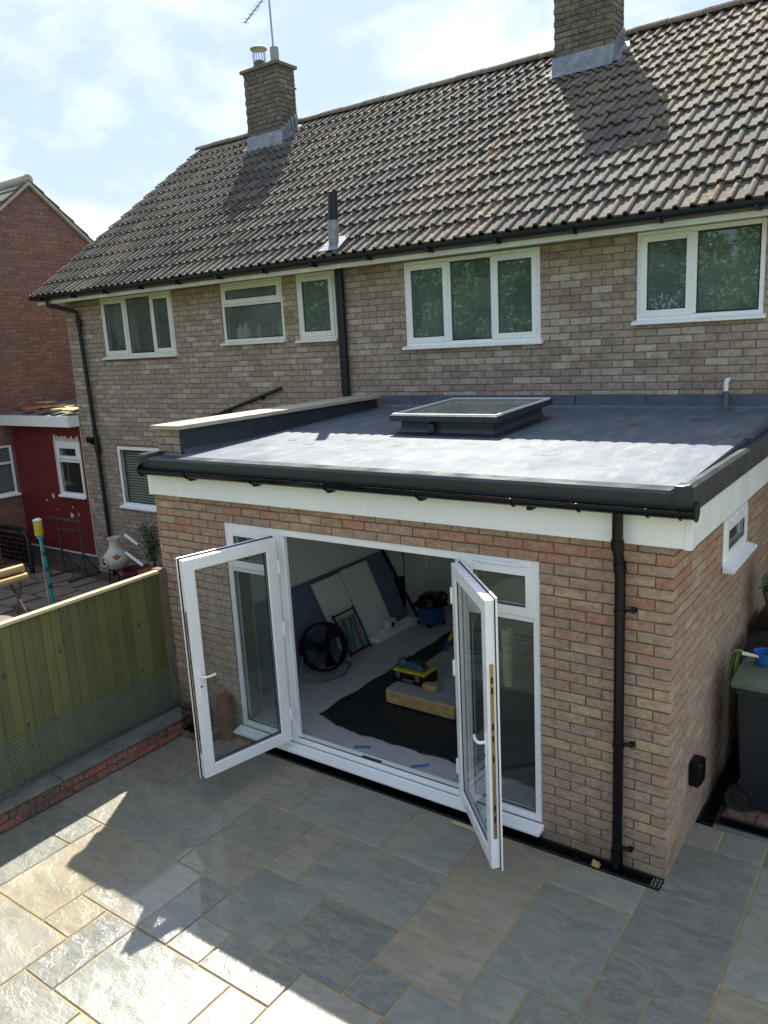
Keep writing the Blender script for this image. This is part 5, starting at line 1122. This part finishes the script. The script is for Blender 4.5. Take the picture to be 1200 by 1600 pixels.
# ------------------------------------------------------------------ things in the neighbour's yard
YZ = -.12
ch = thing('chiminea', 'pale clay chiminea with an orange flower on a black stand', 'chiminea', (-9.86, 2.95, YZ))
CX, CY = -9.86, 2.93
MB().lathe((CX, CY, .12), [(0, 0), (.11, 0), (.15, .03), (.20, .10), (.215, .17), (.19, .25), (.14, .32), (.10, .37), (.085, .43), (.088, .50), (.105, .53), (.10, .545), (.075, .54), (.07, .42)], 28).build('body', 'chiminea_glaze', ch, smooth=True)
mo = MB(); vs = []; dv = Vector((-.12, -1, .10)).normalized(); e1_ = dv.cross(Vector((0, 0, 1))).normalized(); e2_ = e1_.cross(dv); cc_ = Vector((CX - .03, CY - .185, .28))
for r, o_2 in ((.095, .0), (.10, .03), (.075, .035), (.068, .0)): vs += [tuple(cc_ + dv * o_2 + e1_ * r * math.cos(k * .3927) + e2_ * r * .85 * math.sin(k * .3927)) for k in range(16)]
mo.add(vs, [(q * 16 + k, q * 16 + (k + 1) % 16, q * 16 + 16 + (k + 1) % 16, q * 16 + 16 + k) for q in range(3) for k in range(16)]); mo.build('mouth_rim', 'chiminea_glaze', ch, smooth=True)
MB().add([tuple(cc_ + dv * .022 + e1_ * .07 * math.cos(k * .3927) + e2_ * .06 * math.sin(k * .3927)) for k in range(16)], [tuple(range(16))]).build('mouth', 'gasket', ch)
fd = Vector((.85, -.5, .15)).normalized(); f1 = fd.cross(Vector((0, 0, 1))).normalized(); f2 = f1.cross(fd); fcn2 = Vector((CX, CY, .31)) + fd * .20
MB().add([tuple(fcn2 + fd * .01)] + [tuple(fcn2 + f1 * (.09 if k % 2 else .06) * math.cos(k * .5236) + f2 * (.09 if k % 2 else .06) * math.sin(k * .5236) - fd * (.02 if k % 2 else .01)) for k in range(12)], [(0, k + 1, (k + 1) % 12 + 1) for k in range(12)]).build('flower', 'terracotta', ch)
MB().tube([(CX + .14 * math.cos(k * .5236), CY + .14 * math.sin(k * .5236), .125) for k in range(13)], .010, 6).build('stand_ring', 'black_metal', ch)
for k in range(3): a_ = k * 2.1 + .4; MB().tube([(CX + .14 * math.cos(a_), CY + .14 * math.sin(a_), .125), (CX + .17 * math.cos(a_), CY + .17 * math.sin(a_), YZ)], .010, 6).build('leg', 'black_metal', ch)
pt = thing('maroon_pot', 'empty dark maroon plant pot beside the chiminea', 'plant pot', (-9.35, 2.95, YZ))
MB().lathe((-9.36, 2.93, YZ), [(0, 0), (.17, 0), (.22, .26), (.24, .26), (.24, .31), (.215, .31), (.20, .2), (0, .19)], 26).build('pot', 'maroon', pt, smooth=True)
sh = thing('potted_shrub', 'bushy green shrub in a square terracotta pot against the house', 'plant', (-8.85, 2.98, YZ))
MB().hexa([(-9.02, 2.80, YZ), (-8.72, 2.80, YZ), (-8.72, 3.10, YZ), (-9.02, 3.10, YZ), (-9.08, 2.74, .24), (-8.66, 2.74, .24), (-8.66, 3.16, .24), (-9.08, 3.16, .24)]).build('pot', 'terracotta', sh, bev=.01)
stems = MB(); leaves = MB(); rr = random.Random(8)
for k in range(9):
    a_ = rr.uniform(0, 6.28); tip = Vector((-8.88 + .24 * math.cos(a_) * rr.random(), 2.95 + .2 * math.sin(a_) * rr.random(), rr.uniform(.75, 1.02))); b0 = Vector((-8.87, 2.95, .22)); stems.tube([b0, (b0 + tip) / 2 + Vector((.03, 0, 0)), tip], .009, 5, r2=.004)
    for q in range(95):
        c_ = b0.lerp(tip, rr.uniform(.3, 1.05)) + Vector((rr.gauss(0, .06), rr.gauss(0, .06), rr.gauss(0, .05))); u_ = Vector((rr.gauss(0, 1), rr.gauss(0, 1), rr.gauss(0, 1))).normalized(); v_ = u_.orthogonal().normalized()
        leaves.add([tuple(c_ - u_ * .028), tuple(c_ + v_ * .011), tuple(c_ + u_ * .028), tuple(c_ - v_ * .011)], [(0, 1, 2, 3)])
stems.build('stem', 'bark', sh); leaves.build('crown', 'leaf_grey', sh)
for (a_, b_), lb in ((((-9.30, 2.76, .80), (-9.02, 2.78, .66)), 'white plastic tube leaning high in the potted shrub'), (((-9.28, 2.72, .52), (-8.92, 2.75, .34)), 'white plastic tube lying low across the potted shrub')):
    tag(MB().tube([a_, b_], .026, 10).build('white_tube', 'white_plastic', smooth=True), lb, 'tube')
tr = thing('metal_trestle', 'rusty metal builder\'s trestle in front of the red wall', 'trestle', (-11.0, 2.85, YZ))
for x in (-11.30, -10.66):
    MB().tube([(x, 2.85, .86), (x, 2.85, YZ + .02)], .022, 8).build('upright', 'rust_metal', tr)
    MB().tube([(x, 2.50, YZ + .02), (x - .03, 3.16, YZ + .02)], .018, 8).build('foot_bar', 'rust_metal', tr)
    for yy in (2.54, 3.12): MB().tube([(x, yy, YZ + .03), (x, 2.85, .30)], .013, 8).build('brace', 'rust_metal', tr)
MB().tube([(-11.56, 2.85, .87), (-10.58, 2.85, .87)], .032, 8).build('top_bar', 'rust_metal', tr)
MB().tube([(-11.30, 2.85, .70), (-10.66, 2.85, .70)], .018, 8).build('cross_bar', 'rust_metal', tr); MB().tube([(-11.30, 2.85, .12), (-10.66, 2.85, .12)], .018, 8).build('cross_bar', 'rust_metal', tr)
tp = thing('teal_pole', 'leaning teal pole with a yellow canister on top in the next yard', 'pole', (-9.5, 1.5, YZ))
MB().tube([(-9.49, 1.5, YZ), (-9.52, 1.5, .45), (-9.585, 1.5, 1.03)], .028, 10).build('pole', 'teal', tp, smooth=True)
for z, x in ((.25, -9.505), (.52, -9.53), (.75, -9.555)): MB().tube([(x, 1.5, z), (x - .003, 1.5, z + .06)], .032, 10).build('band', 'teal_dark', tp)
MB().tube([(-9.585, 1.5, 1.01), (-9.59, 1.5, 1.07)], .048, 12).build('collar', 'teal', tp); MB().lathe((-9.60, 1.5, 1.06), [(0, 0), (.062, .0), (.062, .2), (.05, .215), (0, .215)], 18).build('canister', 'yellow', tp, smooth=True)
MB().lathe((-9.60, 1.5, 1.276), [(0, .0), (.066, 0), (.066, .022), (.03, .04), (0, .04)], 18).build('cap', 'white_plastic', tp, smooth=True)
MB().tube([(-9.55, 1.47, 1.03), (-9.50, 1.43, .6), (-9.44, 1.40, YZ)], .005, 5).build('cord', 'cream_form', tp)
ba = thing('garden_swing_seat', 'grey tubular swing seat frame with dark lattice back in the next yard', 'seat', (-12.4, 2.6, YZ))
MB().tube([(-13.05, 2.6, .64), (-12.2, 2.6, .66), (-12.0, 2.6, .62), (-11.92, 2.6, .52), (-11.91, 2.6, YZ)], .045, 12).build('frame_tube', 'pipe_dark', ba, smooth=True)
for k in range(6): MB().box((-13.02, 2.66, .02 + k * .09), (-11.99, 2.675, .07 + k * .09)).build('back_slat', 'black_plastic', ba)
for k in range(9): MB().hexa([(-13.0 + k * .11, 2.677, .0), (-12.97 + k * .11, 2.677, .0), (-12.97 + k * .11, 2.686, .0), (-13.0 + k * .11, 2.686, .0), (-12.95 + k * .11, 2.677, .54), (-12.92 + k * .11, 2.677, .54), (-12.92 + k * .11, 2.686, .54), (-12.95 + k * .11, 2.686, .54)]).build('lattice_strip', 'black_plastic', ba)
MB().tube([(-13.05, 2.25, .02), (-11.95, 2.25, .02)], .02, 8).build('lower_rail', 'rust_metal', ba); MB().tube([(-11.95, 2.25, .02), (-11.91, 2.6, .05)], .02, 8).build('lower_rail', 'rust_metal', ba)
sa = thing('saw_horse', 'wooden saw horse at the edge of the next yard', 'saw horse', (-9.8, .9, YZ))
for x0_, x1_, yy in ((-10.05, -9.65, .7), (-9.72, -10.0, .72), (-10.05, -9.65, 1.15), (-9.72, -10.0, 1.17)): MB().tube([(x0_ + .0, yy, .42), (x1_ + .05, yy, YZ)], .022, 6).build('leg', 'wood_grey', sa)
for i, (dx, dz, r, lb) in enumerate(((-.10, .44, .075, 'thick split log lowest on the saw horse'), (.08, .45, .06, 'pale thin log at the yard-side edge of the saw horse'), (.0, .57, .065, 'split log lying on top of the saw horse pile'))):
    q = MB().tube([(-9.86 + dx, .55, dz), (-9.84 + dx, 1.3, dz + .01)], r, 9); tag(q.build('split_log', 'wood_pale' if i else 'log_wood'), lb, 'log', 'split logs on the saw horse')

# ------------------------------------------------------------------ garden behind the camera (seen mirrored in the panes)
def crown_mesh(seed, h, r, nleaf, mat, leaf):
    rg = np.random.default_rng(seed); cl = []
    for k in range(90):
        a_ = rg.uniform(0, 6.283); zz_ = rg.uniform(.22, 1.0); rr2 = r * math.sin(math.pi * min(1, .12 + zz_ * .86)) ** .6 * rg.uniform(.35, 1.0)
        cl.append((rr2 * math.cos(a_), rr2 * math.sin(a_), zz_ * h, rg.uniform(.35, .75)))
    cl = np.array(cl); idx = rg.integers(0, len(cl), nleaf); c = cl[idx, :3] + rg.normal(size=(nleaf, 3)) * cl[idx, 3:4] * .55
    u = rg.normal(size=(nleaf, 3)); u /= np.linalg.norm(u, axis=1)[:, None]; w = np.cross(u, rg.normal(size=(nleaf, 3))); w /= np.linalg.norm(w, axis=1)[:, None]
    s_ = leaf * rg.uniform(.6, 1.3, (nleaf, 1)); v = np.stack([c - u * s_, c + w * s_ * .5, c + u * s_, c - w * s_ * .5], 1).reshape(-1, 3)
    me = bpy.data.meshes.new('crown'); me.from_pydata(v.tolist(), [], np.arange(nleaf * 4).reshape(-1, 4).tolist()); me.materials.append(M[mat]); return me
cmA = crown_mesh(1, 8.6, 3.6, 42000, 'leaf', .13); cmB = crown_mesh(2, 8.0, 3.4, 42000, 'leaf_dark', .13); cmC = crown_mesh(3, 4.2, 2.4, 16000, 'leaf_grey', .10)
tm = MB().tube([(0, 0, -.3), (.05, 0, 1.2), (.12, .05, 3.2), (.05, 0, 5.6)], .20, 10, r2=.05); tm.tube([(.08, 0, 2.0), (.9, .3, 3.6), (1.4, .5, 4.8)], .08, 7, r2=.02); tm.tube([(.08, 0, 2.4), (-.8, -.4, 3.8), (-1.2, -.7, 5.0)], .08, 7, r2=.02); tm.tube([(.1, 0, 2.9), (.2, .9, 4.2)], .07, 7, r2=.02)
trees = [(-3.5, -21.5, cmA, 1.0, 'broad light green tree mirrored in the two-light upstairs window above the passage'), (-9.0, -22, cmB, 1.05, 'dark green tree at the end of the garden between two lighter trees'), (-15.0, -21.0, cmA, .95, 'light green tree mirrored in the three-light upstairs window'), (-21.5, -22.0, cmB, 1.1, 'dark green tree mirrored in the narrow upstairs window'), (-6.3, -19.0, cmC, .9, 'low pale shrub in front of the garden trees'), (-28, -21, cmA, 1.0, 'light green tree at the far corner behind the next garden'), (2.5, -22, cmB, 1.0, 'dark green tree behind the patio end of the garden')]
for i, (x, y, cmn, sc2, lb) in enumerate(trees):
    t_ = thing('garden_tree', lb, 'tree', (x, y, -.3), i * 1.3, 'trees at the end of the garden'); t_.scale = (sc2,) * 3
    q = bpy.data.objects.new('crown', cmn); COL.objects.link(q); q.parent = t_
    if i == 0: tme = tm.build('trunk', 'bark', t_, local=True)
    else: q = bpy.data.objects.new('trunk', tme.data); COL.objects.link(q); q.parent = t_
bh = thing('rear_house', 'dark tiled house behind the gardens, mirrored in the window nearest the red-brick house', 'house', (-27, -13, -.3))
MB().box((-33, -17, -.3), (-22.5, -9.5, 2.9)).build('wall', 'brick_red', bh); MB().prism([(-17.4, 2.8), (-9.1, 2.8), (-13.25, 7.0)], 'x', -33.3, -22.2).build('roof', 'dark_tile', bh)

box('gutter', (-33.2, -9.12, 2.62), (-22.3, -9.02, 2.78), 'soffit_white', bh)
for k in range(14):
    t0 = k / 14; y_ = -9.1 - 4.15 * t0; z_ = 2.8 + 4.2 * t0
    MB().hexa([(-33.3, y_, z_ + .0), (-22.18, y_, z_ + .0), (-22.18, y_ - .33, z_ + .30), (-33.3, y_ - .33, z_ + .30), (-33.3, y_, z_ + .06), (-22.18, y_, z_ + .06), (-22.18, y_ - .33, z_ + .35), (-33.3, y_ - .33, z_ + .35)]).build('tile_course', 'dark_tile', bh)

ps = thing('passage_shrub', 'dark twiggy shrub in a small pot standing on the farthest bin', 'plant', (.22, 2.42, 1.12))
MB().lathe((.22, 2.42, 1.115), [(0, 0), (.08, 0), (.10, .14), (.11, .14), (.11, .17), (.095, .17), (.09, .13), (0, .12)], 20).build('pot', 'terracotta', ps, smooth=True)
st_ = MB(); lv_ = MB(); rr = random.Random(12)
for k in range(12):
    b0 = Vector((.22, 2.42, 1.24)); tip = Vector((.20 + rr.uniform(-.15, .25), 2.34 + rr.uniform(-.22, .2), rr.uniform(1.36, 1.66)))
    st_.tube([b0, b0.lerp(tip, .5) + Vector((rr.uniform(-.04, .04), 0, .05)), tip], .010, 5, r2=.003)
    for q in range(60):
        c_ = b0.lerp(tip, rr.uniform(.45, 1.05)) + Vector((rr.gauss(0, .03), rr.gauss(0, .03), rr.gauss(0, .03))); u_ = Vector((rr.gauss(0, 1), rr.gauss(0, 1), rr.gauss(0, 1))).normalized(); v_ = u_.orthogonal().normalized()
        lv_.add([tuple(c_ - u_ * .030), tuple(c_ + v_ * .014), tuple(c_ + u_ * .030), tuple(c_ - v_ * .014)], [(0, 1, 2, 3)])
st_.build('stem', 'bark', ps); lv_.build('crown', 'leaf_dark', ps)
wd = tag(MB().add([(-1.945, 2.825, 4.60), (-1.935, 2.825, 4.60), (-1.91, 2.81, 4.665), (-1.90, 2.82, 4.66), (-1.97, 2.815, 4.655), (-1.98, 2.82, 4.645), (-1.945, 2.80, 4.685), (-1.93, 2.81, 4.68), (-1.96, 2.79, 4.67), (-1.92, 2.79, 4.65)], [(0, 1, 3, 2), (0, 1, 4, 5), (0, 1, 7, 6), (0, 1, 8), (0, 1, 9)]).build('gutter_weed', 'leaf'), 'small bright green weed sprouting from the house gutter', 'weed')
